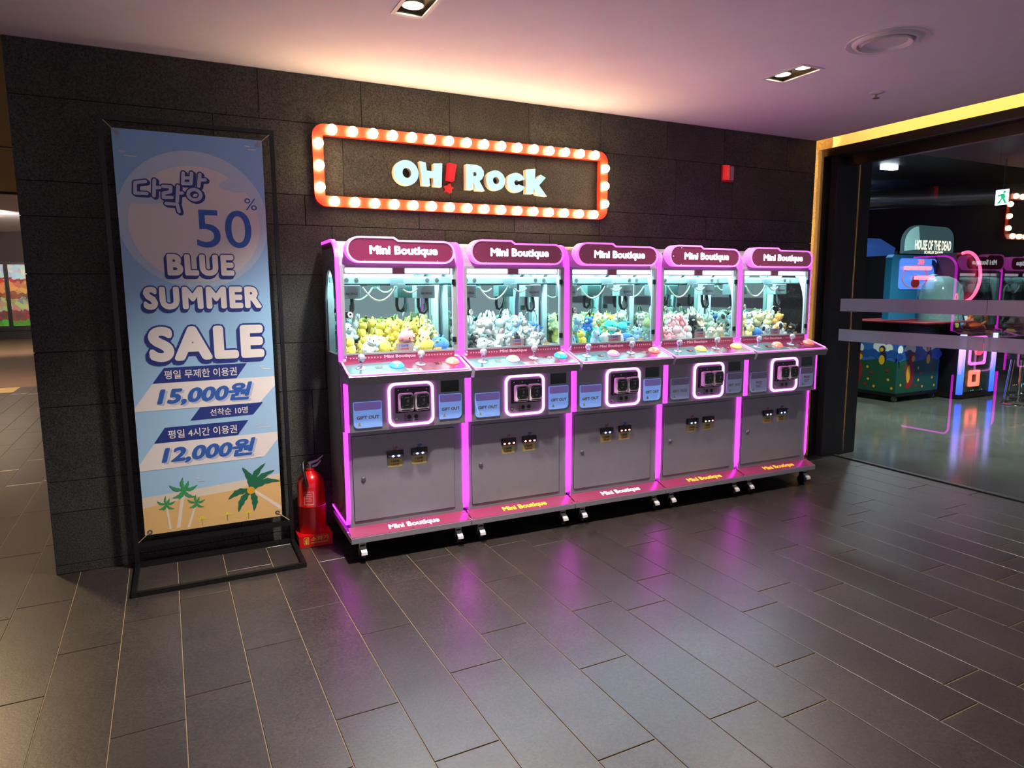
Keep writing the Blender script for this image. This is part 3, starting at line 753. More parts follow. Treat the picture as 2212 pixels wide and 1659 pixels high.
def make_machine(label, loc, rz, o):
    t = thing('claw_machine', label, 'claw machine', loc, rz, 'row of five claw machines')
    ft = front
    # casters
    for x in (.075, .70):
        for y in (.055, .53):
            c = MB().cyl((x, y, .128), (x, y, .118), .028).box(x - .022, x + .022, y - .022, y + .022, .108, .120, .003)
            for s in (-1, 1): c.plate(Fr((x + s * .019, y, 0), (0, 1, 0), (0, 0, 1), (1, 0, 0)), [(-.022, .112), (.022, .112), (.026, .045), (.012, .030), (-.002, .045)], -.002, .002)
            c = c.build('caster', M_STEEL, t)
            MB().cyl((x - .014, y + .010, .037), (x + .014, y + .010, .037), .037, n=18).build('wheel', M_DARK, c, True)
            MB().plate(Fr((x, y, 0), (0, 1, 0), (0, 0, 1), (1, 0, 0)), [(-.020, .098), (-.062, .072), (-.066, .056), (-.060, .054), (-.052, .066), (-.018, .086)], -.018, .018).build('brake_pedal', M_WHITE, c)
    # base with sloping kick plate
    MB().box(0, .778, 0, .595, .13, .168, .003).build('base', M_BODY, t)
    sl = Vector((0, .105, .032)).normalized(); kf = Fr((0, 0, .1685), (1, 0, 0), sl, (0, -sl.z, sl.y))
    kp = MB().plate(kf, [(.004, .002), (.774, .002), (.774, .11), (.004, .11)], -.004, .001).build('kick_plate', M_PINK, t)
    text('lettering', 'Mini Boutique', o['base'], kp, kf, .41, .052, w=.33, h=.062, bold=.035, lift=.002)
    s = MB()
    for x in (.02, .39, .758):
        for v in (.014, .095): s.lathe([(0, .003), (.004, .003), (.005, .001), (.005, 0)], kf.p(x, v, .001), kf.n, 8)
    s.build('screw', M_SCREW, kp, stuff=True)
    # lower cabinet and door
    MB().box(.024, .764, .112, .59, .19, .805).build('lower_cabinet', M_BODY, t)
    MB().box(.047, .708, .1105, .1118, .232, .771).build('door_gap', M_DARK, t)
    d = MB().box(.0495, .7055, .1065, .1110, .2345, .7685, .0012, 1).build('door', M_BODY, t)
    df = ft(.1065)
    MB().lathe([(0, .009), (.006, .009), (.007, .006), (.014, .005), (.016, 0), (0, 0)], df.p(.110, .50), df.n, 18).build('lock', M_CHROME, d, True)
    for x, z, nm, pm, led in ((.312, .638, '1P', M_PRN_R, o['coin'][0]), (.468, .640, '2P', M_PRN_B, o['coin'][1])):
        cu = MB().box(x - .052, x + .052, .088, .1064, z - .022, z + .022, .003).build('coin_unit', M_DARK, d)
        dots = MB()
        for k in ((-.016, .020) if led is M_BLUE_LED else (-.034, 0, .034)): dots.sph((x + k, .0885, z - .012), (.009, .004, .006), 10, 6)
        MB().box(x - .046, x + .046, .0872, .0882, z - .019, z - .005).build('slot_window', M_PRN_G if led is M_BLUE_LED else M_DISP, cu)
        dots.build('indicator_light', led, cu, 'all')
        if o.get('no2p') is None or nm == '1P': text('lettering', nm, pm, d, df, x + .004, z + .034, h=.022, bold=.03, shear=.15)
        st = MB().plate(df, rrect(x - .047, x + .047, z - .085, z - .030, .004, 2), 0, .0006).build('price_sticker', M_STK, d)
        text('lettering', '1 GAME', M_PRN_K, st, df, x, z - .048, w=.052, h=.014, bold=.03, lift=.0012)
        text('lettering', '1,000원', M_PRN_R, st, df, x, z - .070, w=.050, h=.014, bold=.03, lift=.0012)
    # control box
    MB().box(.014, .766, .045, .50, .803, 1.118, .004).build('control_box', M_BODY, t)
    bf_ = ft(.045)
    for x0, x1, z0, z1, rd in ((.050, .222, .832, .990, (.025, .006, .006, .006)), (.588, .738, .842, 1.000, (.006, .030, .006, .006))):
        fl = MB().plate(bf_, rrect(x0, x1, z0, z1, rd, 4), 0, .006).build('gift_flap', M_FLAP[o['flap']], t)
        zm = z0 + (z1 - z0) * .68
        MB().plate(bf_, rrect(x0 + .003, x1 - .003, zm, z1 - .003, (.012, .012, .004, .004), 3), .006, .0075).build('flap_top', M_FLAPT[o['flap']], fl)
        xm = (x0 + x1) / 2; zt = z0 + (z1 - z0) * .40
        if o['word'] == 'GIFT OUT':
            text('lettering', 'GIFT OUT', M_PRN_G, fl, bf_, xm, zt, w=(x1 - x0) * .80, h=.021, bold=.05, lift=.0072)
            text('lettering', 'GIFT OUT', M_WHITE, fl, bf_, xm, zt, w=(x1 - x0) * .80, h=.021, bold=.02, lift=.0080)
        else:
            for q, dz in (('PRIZE', .014), ('OUT', -.014)): text('lettering', q, M_PINKTXT if 0 else M_PRN_R, fl, bf_, xm, zt + dz, h=.019, bold=.012, lift=.0072)
        MB().plate(bf_, [(x0 + .022, z0 + .014), (x0 + .044, z0 + .014), (x0 + .033, z0 + .036)], .006, .0066).build('warning_sticker', M_STK, fl)
    # lit payment panel
    ox_, ix_ = rrect(.262, .552, .822, 1.092, .045, 6), rrect(.276, .538, .836, 1.078, .036, 6)
    MB().ring(bf_, ox_, ix_, 0, .012).build('panel_light_ring', M_LEDP, t)
    pp = MB().plate(bf_, rrect(.276, .538, .836, 1.078, .036, 6), 0, .004).build('payment_panel', M_BODY, t)
    MB().box(.306, .526, .036, .041, .905, 1.060).build('reader_plate', M_DARK, pp)
    sc_ = MB()
    for x in (.325, .385, .505):
        for z in (1.045, .917): sc_.sph((x, .0355, z), (.004, .002, .004), 8, 5)
    sc_.build('screw', M_WHITE, pp, stuff=True)
    for x in (.365, .466):
        rd = MB().box(x - .046, x + .046, -.012, .036, .918, 1.030, .014, 3).build('card_reader', M_READER, pp, True)
        fr_ = ft(-.0125)
        scn = MB().plate(fr_, rrect(x - .040, x + .040, .940, 1.022, .018, 4), -.001, .0015).build('reader_screen', M_DARK, rd)
        wv = MB()
        for r in (.006, .011, .016):
            a = arc(x - .004, .984, r, r, -45, 45, 5); b = arc(x - .004, .984, r - .0025, r - .0025, 45, -45, 5); wv.plate(fr_, a + b, .0022, .0022)
        for z, w_ in ((1.004, .030), (.958, .018)): wv.plate(fr_, [(x - w_ / 2, z), (x + w_ / 2, z), (x + w_ / 2, z + .003), (x - w_ / 2, z + .003)], .0022, .0022)
        for sx in (-1, 1):
            for sz in (-1, 1): wv.plate(fr_, [(x + sx * .031, .981 + sz * .024), (x + sx * .034, .981 + sz * .026), (x + sx * .026, .981 + sz * .034), (x + sx * .023, .981 + sz * .032)], .0022, .0022)
        wv.build('reader_print', M_PRN_G if 0 else M_STEEL, scn)
        MB().box(x - .034, x + .034, -.0135, -.011, .924, .932).build('card_slot', M_DARK, rd)
    MB().lathe([(0, .010), (.006, .010), (.012, .006), (.013, 0), (0, 0)], bf_.p(.312, .868, .004), bf_.n, 16).build('lock', M_CHROME, pp, True)
    gl = MB().plate(bf_, [(.358, .846), (.462, .846), (.462, .898), (.358, .898)], .004, .0046).build('guide_sticker', M_STKW, pp)
    gm = MB()
    for x in (.392, .436): gm.plate(bf_, ell(x, .876, .014, .014, 12), .0050, .0050); gm.box(x - .012, x + .012, .0396, .0400, .852, .856)
    for z in (.888, .878, .866, .853): gm.box(.362, .374, .0396, .0400, z, z + .003)
    gm.build('guide_print', M_PRN_K, gl)
    gd = MB().plate(bf_, [(.603, 1.014), (.722, 1.014), (.722, 1.086), (.603, 1.086)], 0, .003).build('prize_display', M_GREEND, t)
    # control deck
    dk = MB().plate(Fr((0, 0, 0), (0, 1, 0), (0, 0, 1), (1, 0, 0)), [(.156, 1.226), (-.058, 1.161), (-.064, 1.152), (-.046, 1.106), (.05, 1.100), (.156, 1.100)], .010, .770).build('control_deck', M_BODY, t)
    v = Vector((0, .214, .065)).normalized(); tf = Fr((0, -.058, 1.1614), (1, 0, 0), v, (0, -v.z, v.y)); DL = .222
    MB().plate(tf, [(.022, .010), (.040, .003), (.47, .003), (.395, .05), (.30, DL * .82), (.022, DL * .72)], 0, .0015).build('deck_print_blue', M_DECKL, dk)
    MB().plate(tf, [(.47, .003), (.740, .003), (.756, .012), (.756, DL), (.022, DL), (.022, DL * .72), (.30, DL * .82), (.395, .05)], 0, .0013).build('deck_print_pink', M_DECKP, dk)
    E_ = [tf.p(.012, DL * .98, .002), tf.p(.012, .03, .002)] + [tf.p(.012 + .028 * (1 - math.cos(math.radians(a))), .03 - .028 * math.sin(math.radians(a)), .002) for a in (20, 45, 70, 90)]
    E2 = [tf.p(.778 - (q - tf.o).dot(tf.u) + 0.0, (q - tf.o).dot(tf.v), .002) for q in E_][::-1]
    MB().tube(E_ + E2, .0055, 8).build('deck_light_edge', M_LEDR, dk, 'all')
    for x, vv, col in ((.325, .112, o['btn'][0]), (.690, .128, o['btn'][1])):
        bt = MB().lathe([(.046, 0), (.046, .004), (.034, .018), (.024, .022), (0, .022)], tf.p(x, vv, .0015), tf.n, 28).build('push_button', BTN[col], dk, True)
        MB().lathe([(.022, .0222), (.022, .024), (.0, .025)], tf.p(x, vv, .0015), tf.n, 20).build('button_cap', M_STK, bt, True)
    for x, vv in ((.105, .105), (.478, .120)):
        js = MB().lathe([(0, 0), (.030, 0), (.030, .003), (.008, .006), (.006, .03), (0, .03)], tf.p(x, vv, .0015), tf.n, 24).build('joystick', M_CRYSTAL, dk, True)
        MB().lathe([(0, .028), (.010, .028), (.012, .040), (.009, .048), (0, .048)], tf.p(x, vv, .0015), tf.n, 16).build('joystick_collar', M_CHROME, js, True)
        q = tf.p(x, vv, .068)
        MB().sph(q, .0235, 10, 7).build('crystal_ball', M_CRYSTAL, js)
    for x, vv in ((.212, .098), (.592, .118)):
        ds = MB().plate(tf, [(x - .022, vv - .018), (x + .022, vv - .018), (x + .022, vv + .018), (x - .022, vv + .018)], 0, .0025).build('credit_display', M_DISP, dk)
        text('digit', '0', M_SEG, ds, tf, x + .009, vv, h=.020, w=.011, bold=.02, lift=.003)
    st = MB().plate(tf, [(.382, .010), (.462, .010), (.462, .062), (.368, .062)], .0015, .0020).build('price_card', M_STKW, dk)
    text('lettering', '1 GAME', M_PRN_K, st, tf, .42, .045, w=.05, h=.014, bold=.03, lift=.0026)
    text('lettering', '1,000원', M_PRN_R, st, tf, .42, .025, w=.05, h=.014, bold=.03, lift=.0026)
    # side panels with arched window, printed border, and light strips
    low = [(.59, .20), (.59, 1.22), (.155, 1.22), (.155, .86), (.112, .80), (.112, .26), (.16, .20)]
    up = [(.59, 1.22), (.59, 1.955)] + [(.29, 1.955)] + arc(.29, 1.82, .135, .135, 90, 180, 7) + [(.155, 1.22)]
    sf = Fr((0, 0, 0), (0, 1, 0), (0, 0, 1), (1, 0, 0))
    for x0, x1, s in ((.003, .013, -1), (.765, .775, 1)):
        MB().plate(sf, low, x0, x1).build('lower_side_panel', M_BODYD, t)
        a, b = two_loops(up, WIN_SIDE, (.375, 1.52))
        sp = MB().ring(sf, a, b, x0, x1).build('upper_side_panel', M_BODYD, t)
        MB().ring(sf, *two_loops([(.572, 1.246), (.572, 1.79), (.176, 1.79), (.176, 1.246)], [(y_, max(z_, 1.264)) for y_, z_ in WIN_SIDE], (.375, 1.52)), *((x1 + .0005, x1 + .0025) if s < 0 else (x0 - .0025, x0 - .0005))).build('inner_liner', M_ALU, sp)
        MB().plate(sf, WIN_SIDE, (x0 + x1) / 2 - .001, (x0 + x1) / 2 + .001).build('side_glass', M_CLEAR, sp)
        if s < 0 and o.get('side'):
            q = MB(); xx = x0 - .0006
            edge = [(.585, 1.905), (.30, 1.905)] + arc(.295, 1.81, .095, .095, 90, 180, 6) + [(.20, 1.30), (.20, .60)] + arc(.40, .45, .20, .20, 180, 262, 8)
            q.plate(sf, path_band(edge, .012, -1), xx, xx + .0004)
            q.plate(sf, [(.588, 1.91), (.30, 1.91)] + arc(.295, 1.815, .10, .10, 90, 180, 6) + [(.168, 1.815)] + arc(.295, 1.815, .127, .127, 180, 90, 6) + [(.588, 1.942)], xx, xx + .0004)
            q.plate(sf, path_band([(.195, 1.50)] + arc(.375, 1.50, .182, .292, 178, 2, 12), .010, 1), xx, xx + .0004)
            q.plate(sf, path_band([(.165, .62)] + arc(.42, .44, .255, .20, 180, 262, 8), .016, -1), xx, xx + .0004)
            q.build('side_print', M_PINKD, t)
        xa, xb = (0.0, .024) if s < 0 else (.764, .778)
        MB().plate(sf, path_band([(.588, 1.958), (.29, 1.958)] + arc(.29, 1.82, .138, .138, 90, 180, 8) + [(.152, 1.226)], .016, 1), xa, xb).build('upper_light_strip', M_LED, t)
        MB().plate(sf, path_band([(.044, 1.102), (.044, .81)], .016, 1), xa, xb).build('middle_light_strip', M_LED, t)
        MB().plate(sf, path_band([(.106, .80), (.106, .28)] + arc(.16, .28, .054, .075, 180, 268, 5) + [(.585, .204)], .014, 1), xa, xb).build('lower_light_strip', M_LED, t)
    # upper cabinet
    MB().plate(sf, [(.59, 1.79), (.17, 1.79), (.158, 1.80)] + arc(.29, 1.82, .128, .128, 180, 90, 7) + [(.59, 1.948)], .024, .764).build('top_box', M_BODY, t)
    o_, i_ = rrect(.024, .764, 1.262, 1.800, .002, 1), rrect(.046, .734, 1.273, 1.786, .002, 1)
    wf = MB().ring(ft(.150), o_, i_, -.018, .004).build('window_frame', M_BODY, t)
    MB().box(.046, .734, .154, .157, 1.273, 1.786).build('window_glass', M_CLEAR, wf)
    for z in (1.70, 1.335): MB().box(.724, .748, .138, .150, z - .017, z + .017, .002).build('hinge', M_DARK, wf)
    ws = MB().box(.046, .734, .148, .156, 1.224, 1.264).build('window_strip', M_PINK, t)
    text('lettering', 'Mini Boutique', M_PINKTXT, ws, ft(.148), .375, 1.243, w=.20, h=.026, bold=.03)
    tr = MB()
    for k in range(11):
        x = .065 + k * .0185; tr.plate(ft(.148), [(x, 1.237), (x + .009, 1.243), (x, 1.249)], .001, .001)
        x = .715 - k * .0185; tr.plate(ft(.148), [(x, 1.237), (x - .009, 1.243), (x, 1.249)], .001, .001)
    tr.build('arrow_print', M_PINKTXT, ws, stuff=True)
    MB().box(.013, .765, .157, .585, 1.226, 1.246).build('prize_floor', M_ALU, t)
    MB().box(.013, .765, .572, .580, 1.246, 1.79).build('back_mirror', M_MIRROR, t)
    for x in (.014, .724):
        MB().box(x, x + .040, .530, .571, 1.246, 1.79, .003).build('rear_post', M_ALU, t)
    for x0, x1 in ((.014, .046), (.734, .764)): MB().box(x0, x1, .1685, .176, 1.247, 1.79).build('front_post_led_backing', M_ALU, t)  # plates added behind the LED strips to hide them from the mirror
    # lights of the cabin
    lb = MB().box(.052, .728, .176, .186, 1.748, 1.789).build('light_bar', M_ALU, t)
    for x0, x1 in ((.062, .345), (.43, .718)): MB().box(x0, x1, .172, .176, 1.757, 1.782).build('light_tube', M_TUBEL, lb)
    MB().box(.352, .424, .168, .176, 1.750, 1.788).build('light_bar_joint', M_MARQ, lb)
    MB().box(.06, .72, .19, .50, 1.780, 1.788).build('cabin_light_panel', M_CABL, t)
    # gantry
    g = MB().box(.014, .764, .262, .276, 1.692, 1.735, .002).box(.014, .764, .44, .455, 1.700, 1.735, .002).build('gantry_rail', M_RAIL, t)
    MB().tube([(.02, .258, 1.688), (.758, .258, 1.688)], .004, 6).build('drive_rod', M_DARK, g)
    for x in (.085, .145, .60, .665): MB().cyl((x, .258, 1.714), (x, .262, 1.714), .013, n=16).cyl((x, .256, 1.714), (x, .258, 1.714), .004, n=8).build('rail_roller', M_STEEL, g)
    MB().box(.355, .44, .25, .262, 1.678, 1.728, .003).box(.40, .45, .245, .262, 1.66, 1.69, .002).build('junction_bracket', M_CLAWBOX, g)
    for x, side in ((o['claw'][0], 1), (o['claw'][1], -1)):
        cb_ = MB().box(x - .062, x + .062, .295, .395, 1.598, 1.682, .004).build('claw_unit', M_CLAWBOX, t)
        MB().plate(ft(.295), ell(x + .01, 1.64, .036, n=24), 0, .002).build('motor_badge', M_STEEL, cb_)
        text('lettering', 'NiOENZ', M_PRN_K, cb_, ft(.295), x + .005, 1.630, w=.074, h=.014, bold=.02, lift=.003)
        MB().tube([(x - .045, .32, 1.60), (x - .047, .315, 1.545), (x - .036, .308, 1.508), (x - .012, .305, 1.500), (x + .010, .310, 1.525), (x + .016, .325, 1.562), (x + .014, .335, 1.60)], .011, 10).build('coil_hose', M_DARK, cb_, True)
        cl = MB().cyl((x + .014, .345, 1.598), (x + .014, .345, 1.545), .010).cyl((x + .014, .345, 1.56), (x + .014, .345, 1.505), .017).cyl((x + .014, .345, 1.505), (x + .014, .345, 1.495), .026).build('claw', M_CHROME, t, True)
        for k in range(3):
            a = math.radians(120 * k + 20); dx, dy = math.cos(a), math.sin(a)
            MB().tube([(x + .014 + dx * r, .345 + dy * r, z) for r, z in ((.022, 1.500), (.040, 1.485), (.050, 1.455), (.046, 1.425), (.034, 1.405))], .0028, 6).build('claw_finger', M_CHROME, cl, True)
    def droop(a, b, sag, n=12): return [(a[0] + (b[0] - a[0]) * k / n, a[1] + (b[1] - a[1]) * k / n, a[2] + (b[2] - a[2]) * k / n - sag * 4 * (k / n) * (1 - k / n)) for k in range(n + 1)]
    MB().tube(droop((o['claw'][0] + .07, .27, 1.668), (.395, .27, 1.672), .085), .0055, 8).build('air_hose', M_CABLE, t, True)
    MB().tube(droop((.425, .27, 1.672), (o['claw'][1] - .065, .27, 1.66), .03), .0055, 8).build('air_hose', M_CABLE, t, True)
    cm = MB().box(.047, .078, .17, .20, 1.487, 1.525, .003).build('camera_unit', M_DARK, t)
    MB().lathe([(.008, 0), (.017, 0), (.017, .006), (.008, .006), (.008, 0)], (.078, .168, 1.506), (.4, -1, 0), 16).build('camera_lens', M_WHITE, cm)
    wc = MB().plate(ft(.154), rrect(.352, .456, 1.274, 1.322, .003, 2), .0005, .0012).build('price_card', M_STKW, wf)
    text('lettering', '1 GAME', M_PRN_B, wc, ft(.154), .404, 1.308, w=.058, h=.015, bold=.03, lift=.0018)
    text('lettering', '1,000원', M_PRN_R, wc, ft(.154), .404, 1.288, w=.058, h=.014, bold=.03, lift=.0018)
    MB().plate(ft(.154), rrect(.610, .650, 1.276, 1.290, .001, 1), .0005, .0012).build('warning_sticker', M_STK, wf)
    # marquee
    mo, mi = marq_outline(0), marq_outline(.011)
    MB().ring(ft(.155), mo, mi, -.03, .055).build('marquee_light_rim', M_LEDR, t)
    mq = MB().plate(ft(.155), mi, -.03, .048).build('marquee', M_MARQ, t)
    text('lettering', 'Mini Boutique', M_MTXT, mq, ft(.155), .408, 1.882, w=.425, h=.066, bold=.042, lift=.050, label='glowing white lettering')
    for x, z in ((.168, 1.945), (.095, 1.885), (.165, 1.826), (.62, 1.936), (.712, 1.885), (.62, 1.826)):
        MB().sph((x, .106, z), (.004, .003, .004), 8, 5).build('screw', M_SCREW, mq)
    return t

ROT = math.radians(-1.15); PITCH = .7815
ML = ['pink-lit claw machine piled with yellow plush toys, next to the fire extinguisher',
      'second claw machine from the fire extinguisher, with pale grey and black plush toys',
      'middle one of the five claw machines, with turquoise and yellow plush toys',
      'fourth claw machine from the fire extinguisher, with pink and white plush toys',
      'claw machine closest to the glass wall, marked PRIZE OUT, with black-eared white plush toys']
OPT = [dict(base=M_WTXT, coin=(M_BLUE_LED, M_BLUE_LED), flap=0, word='GIFT OUT', btn=('blue', 'coral'), claw=(.115, .60), side=1),
       dict(base=M_YTXT, coin=(M_RED_LED, M_RED_LED), flap=0, word='GIFT OUT', btn=('white', 'cyan'), claw=(.112, .60)),
       dict(base=M_WTXT, coin=(M_BLUE_LED, M_RED_LED), flap=0, word='GIFT OUT', btn=('pink', 'coral'), claw=(.112, .60)),
       dict(base=M_YTXT, coin=(M_BLUE_LED, M_RED_LED), flap=1, word='GIFT OUT', btn=('yellow', 'yellow'), claw=(.112, .60), no2p=1),
       dict(base=M_YTXT, coin=(M_BLUE_LED, M_BLUE_LED), flap=1, word='PRIZE OUT', btn=('coral', 'coral'), claw=(.112, .60))]
MX = []
for i in range(5):
    loc = (.862 + PITCH * i * math.cos(ROT), -.655 + PITCH * i * math.sin(ROT), 0)
    m = make_machine(ML[i], loc, ROT, OPT[i])
    MX.append(Matrix.Translation(loc) @ Matrix.Rotation(ROT, 4, 'Z'))
# ------------------------------------------------------------------ plush toys
def plush_mat(name, c): return mat(name, c, .9, sheen=.4, bump=(260, .5, .003), noise=(30, .9, 1.08))
PC = {n: plush_mat(n + '_plush', h) for n, h in dict(yellow='#ecd257', pale_yellow='#efe3a2', white='#d3d7d6', grey='#9a9fa4', pale_blue='#a9cfe6', blue='#3f7fd0',
      turquoise='#35c4c4', pink='#eaa0a8', pale_pink='#f0cfd2', black='#17171b', navy='#26366a', green='#3c9a58', mint='#bfe3d2', orange='#e2a054', cream='#dcd4bc').items()}
M_EYE = mat('black_bead_eye', '#08080a', .15)
# toys of about 10 cm, sitting; front is -y, origin at the seat
def toy(kind):
    b = MB(); P = []
    if kind in ('bear', 'bunny', 'puppy', 'kitten'):
        b.sph((0, 0, .034), (.034, .030, .036)); b.sph((0, -.004, .085), (.038, .034, .033))
        for s in (-1, 1):
            b.sph((s * .034, -.016, .045), (.012, .013, .022), 10, 7); b.sph((s * .022, -.030, .014), (.015, .022, .014), 10, 7)
        for s in (-1, 1):
            e = MB()
            if kind == 'bear': e.sph((s * .028, 0, .113), (.013, .008, .013), 10, 7)
            elif kind == 'bunny': e.sph((s * .016, .002, .136), (.010, .007, .030), 10, 7, Matrix.Rotation(-s * .25, 3, 'Y'))
            elif kind == 'puppy': e.sph((s * .038, -.004, .084), (.010, .016, .024), 10, 7)
            else: e.lathe([(.0, .032), (.008, .014), (.014, 0), (0, 0)], (s * .024, 0, .102), (s * .35, 0, 1), 8)
            P.append(('ear', e, 'ear'))
        P.append(('muzzle', MB().sph((0, -.034, .076), (.015, .010, .011), 10, 7), 'mz'))
        eyes = [(-.014, -.0365, .092), (.014, -.0365, .092)]
    elif kind == 'chick':
        b.sph((0, 0, .045), (.046, .042, .046))
        for s in (-1, 1): b.sph((s * .046, 0, .045), (.008, .018, .022), 10, 7)
        P.append(('beak', MB().sph((0, -.045, .048), (.011, .009, .006), 10, 6), 'beak'))
        P.append(('tuft', MB().sph((0, 0, .095), (.008, .008, .014), 8, 6), 'ear'))
        for s in (-1, 1): P.append(('foot', MB().sph((s * .018, -.026, .003), (.014, .018, .007), 10, 6), 'beak'))
        eyes = [(-.017, -.037, .060), (.017, -.037, .060)]
    elif kind == 'whale':
        b.sph((0, 0, .038), (.046, .056, .038)); b.sph((0, .064, .045), (.016, .026, .014), 10, 7)
        for s in (-1, 1): P.append(('fin', MB().sph((s * .050, -.005, .022), (.020, .014, .006), 10, 6), 'ear')); P.append(('tail_fluke', MB().sph((s * .018, .088, .055), (.020, .012, .006), 10, 6), 'ear'))
        P.append(('belly', MB().sph((0, -.012, .028), (.042, .048, .028), 12, 8), 'mz'))
        eyes = [(-.026, -.044, .046), (.026, -.044, .046)]
    root = ('plush_' + kind, b, 'body')
    P.append(('eye', MB().sph(eyes[0], .0042, 8, 6), 'eye')); P.append(('eye', MB().sph(eyes[1], .0042, 8, 6), 'eye'))
    return root, P
PROTO = {}
for kd in ('bear', 'bunny', 'puppy', 'kitten', 'chick', 'whale'):
    (nm, b, _), P = toy(kd)
    r = b.build(nm, PC['white'], None, 'all')
    ch = []
    for n, mb, role in P: ch.append((n, mb.build(n, PC['white'], r, 'all').data, role))
    PROTO[kd] = (nm, r.data, ch)
    for c in list(r.children): bpy.data.objects.remove(c)
    bpy.data.objects.remove(r)
ORD = ['leftmost', 'second', 'middle', 'fourth', 'rightmost']
def add_toy(i, kd, body, loc, rot, size, ear=None, mz=None):
    nm, me, ch = PROTO[kd]
    r = obj(nm, me); setmat(r, PC[body])
    r.matrix_world = MX[i] @ Matrix.Translation(loc) @ rot.to_4x4() @ Matrix.Scale(size, 4)
    cn = body.replace('_', ' ')
    extra = (' with ' + ear.replace('_', ' ') + (' ears' if kd in ('bear', 'bunny', 'puppy', 'kitten') else ' trim')) if ear and ear != body else ''
    side = 'left' if loc[0] < .27 else 'middle' if loc[0] < .51 else 'right'; row = 'front' if loc[1] < .30 else 'centre' if loc[1] < .43 else 'back'
    tag(r, '%s plush %s%s heaped %s at %s %s, %s claw machine' % (cn, kd, extra, 'high' if loc[2] > 1.29 else 'low', row, side, ORD[i]), 'plush toy', '%s plush %s%s in the %s claw machine' % (cn, kd.replace('py', 'pie').replace('ny', 'nie') + 's', extra, ORD[i]))
    for n, cme, role in ch:
        c = obj(n, cme, r)
        setmat(c, {'ear': PC[ear or body], 'mz': PC[mz or ('white' if body not in ('white', 'cream') else 'cream')], 'beak': PC['orange'], 'eye': M_EYE}[role])
R_ = random.Random(21)
def pick(opts): return R_.choice(opts)
Y, PY, Wt, G, PB, Bl, T_, Pk, PP, K, N, Gr, Mi, Or, Cr = ('yellow', 'pale_yellow', 'white', 'grey', 'pale_blue', 'blue', 'turquoise', 'pink', 'pale_pink', 'black', 'navy', 'green', 'mint', 'orange', 'cream')
def choose(i, u, v, lay):
    """u 0..1 left to right, v 0..1 front to back"""
    if i == 0:
        if u > .80 and v < .6: return pick([('whale', N, N, Wt), ('bear', Gr, Gr, Wt), ('puppy', Wt, K, Wt), ('chick', Bl, Bl, Or)])
        if lay == 0 and v < .3: return pick([('bunny', Wt, Wt, Wt), ('bear', PB, PB, Wt), ('bear', Y, Y, Wt), ('puppy', Wt, PB, Wt), ('chick', Y, Or, Or)])
        if u < .10: return pick([('bunny', Wt, Wt, Wt), ('bear', PB, PB, Wt)])
        return pick([('bear', Y, Y, PY), ('bear', PY, PY, Y), ('chick', Y, Y, Or), ('bunny', PY, PY, Wt), ('bear', Y, Or, PY), ('kitten', Y, Y, PY)])
    if i == 1:
        if lay == 0 and v < .3: return pick([('whale', G, G, Wt), ('bear', G, G, Wt), ('bunny', Wt, G, Wt), ('kitten', K, K, G), ('bunny', Wt, Pk, Wt)])
        if u > .85: return pick([('bear', PB, PB, Wt), ('whale', Bl, Bl, Wt), ('bunny', Wt, PP, Wt)])
        return pick([('bunny', Wt, Wt, PP), ('bunny', Wt, PP, Wt), ('bear', Wt, Wt, Cr), ('puppy', Wt, G, Wt), ('bear', PB, PB, Wt), ('kitten', Wt, Wt, PP)])
    if i == 2:
        if v > .62: return pick([('bear', PY, PY, Wt), ('bear', Y, Y, PY), ('kitten', PY, PY, Wt), ('bear', Cr, Cr, Wt)])
        if v < .3 and lay == 0: return pick([('chick', Wt, Y, Or), ('whale', Bl, Bl, Wt), ('bear', Y, Or, PY), ('bear', PB, PB, Wt), ('puppy', Wt, Y, Wt)])
        if u > .85: return pick([('bunny', Cr, Cr, Wt), ('bear', Mi, Mi, Wt)])
        return pick([('bear', T_, T_, Wt), ('kitten', T_, T_, Wt), ('bear', T_, T_, PB), ('whale', T_, T_, Wt), ('bear', PB, PB, Wt), ('bear', Bl, Bl, Wt)])
    if i == 3:
        if .52 < u < .66 and v < .6: return ('kitten', K, K, G)
        if u < .5 and v < .4: return pick([('bear', Pk, Pk, PP), ('bunny', PP, PP, Wt), ('bear', Wt, Wt, PP), ('puppy', Wt, Pk, PP)])
        return pick([('bear', Wt, Wt, Cr), ('bunny', Cr, Cr, Wt), ('bear', PP, PP, Wt), ('bear', Mi, Mi, Wt), ('puppy', Wt, Pk, Wt), ('chick', PY, PY, Or)])
    if u > .72 and v < .4: return pick([('kitten', K, K, Or), ('bear', Or, Or, PY), ('puppy', Wt, K, Wt)])
    return pick([('puppy', Wt, K, Wt), ('puppy', Wt, K, Cr), ('bear', Wt, Wt, Cr), ('puppy', Cr, Or, Wt), ('bear', Or, Or, PY), ('bear', PY, PY, Wt), ('whale', Bl, Bl, Wt), ('bear', Wt, K, Cr)])
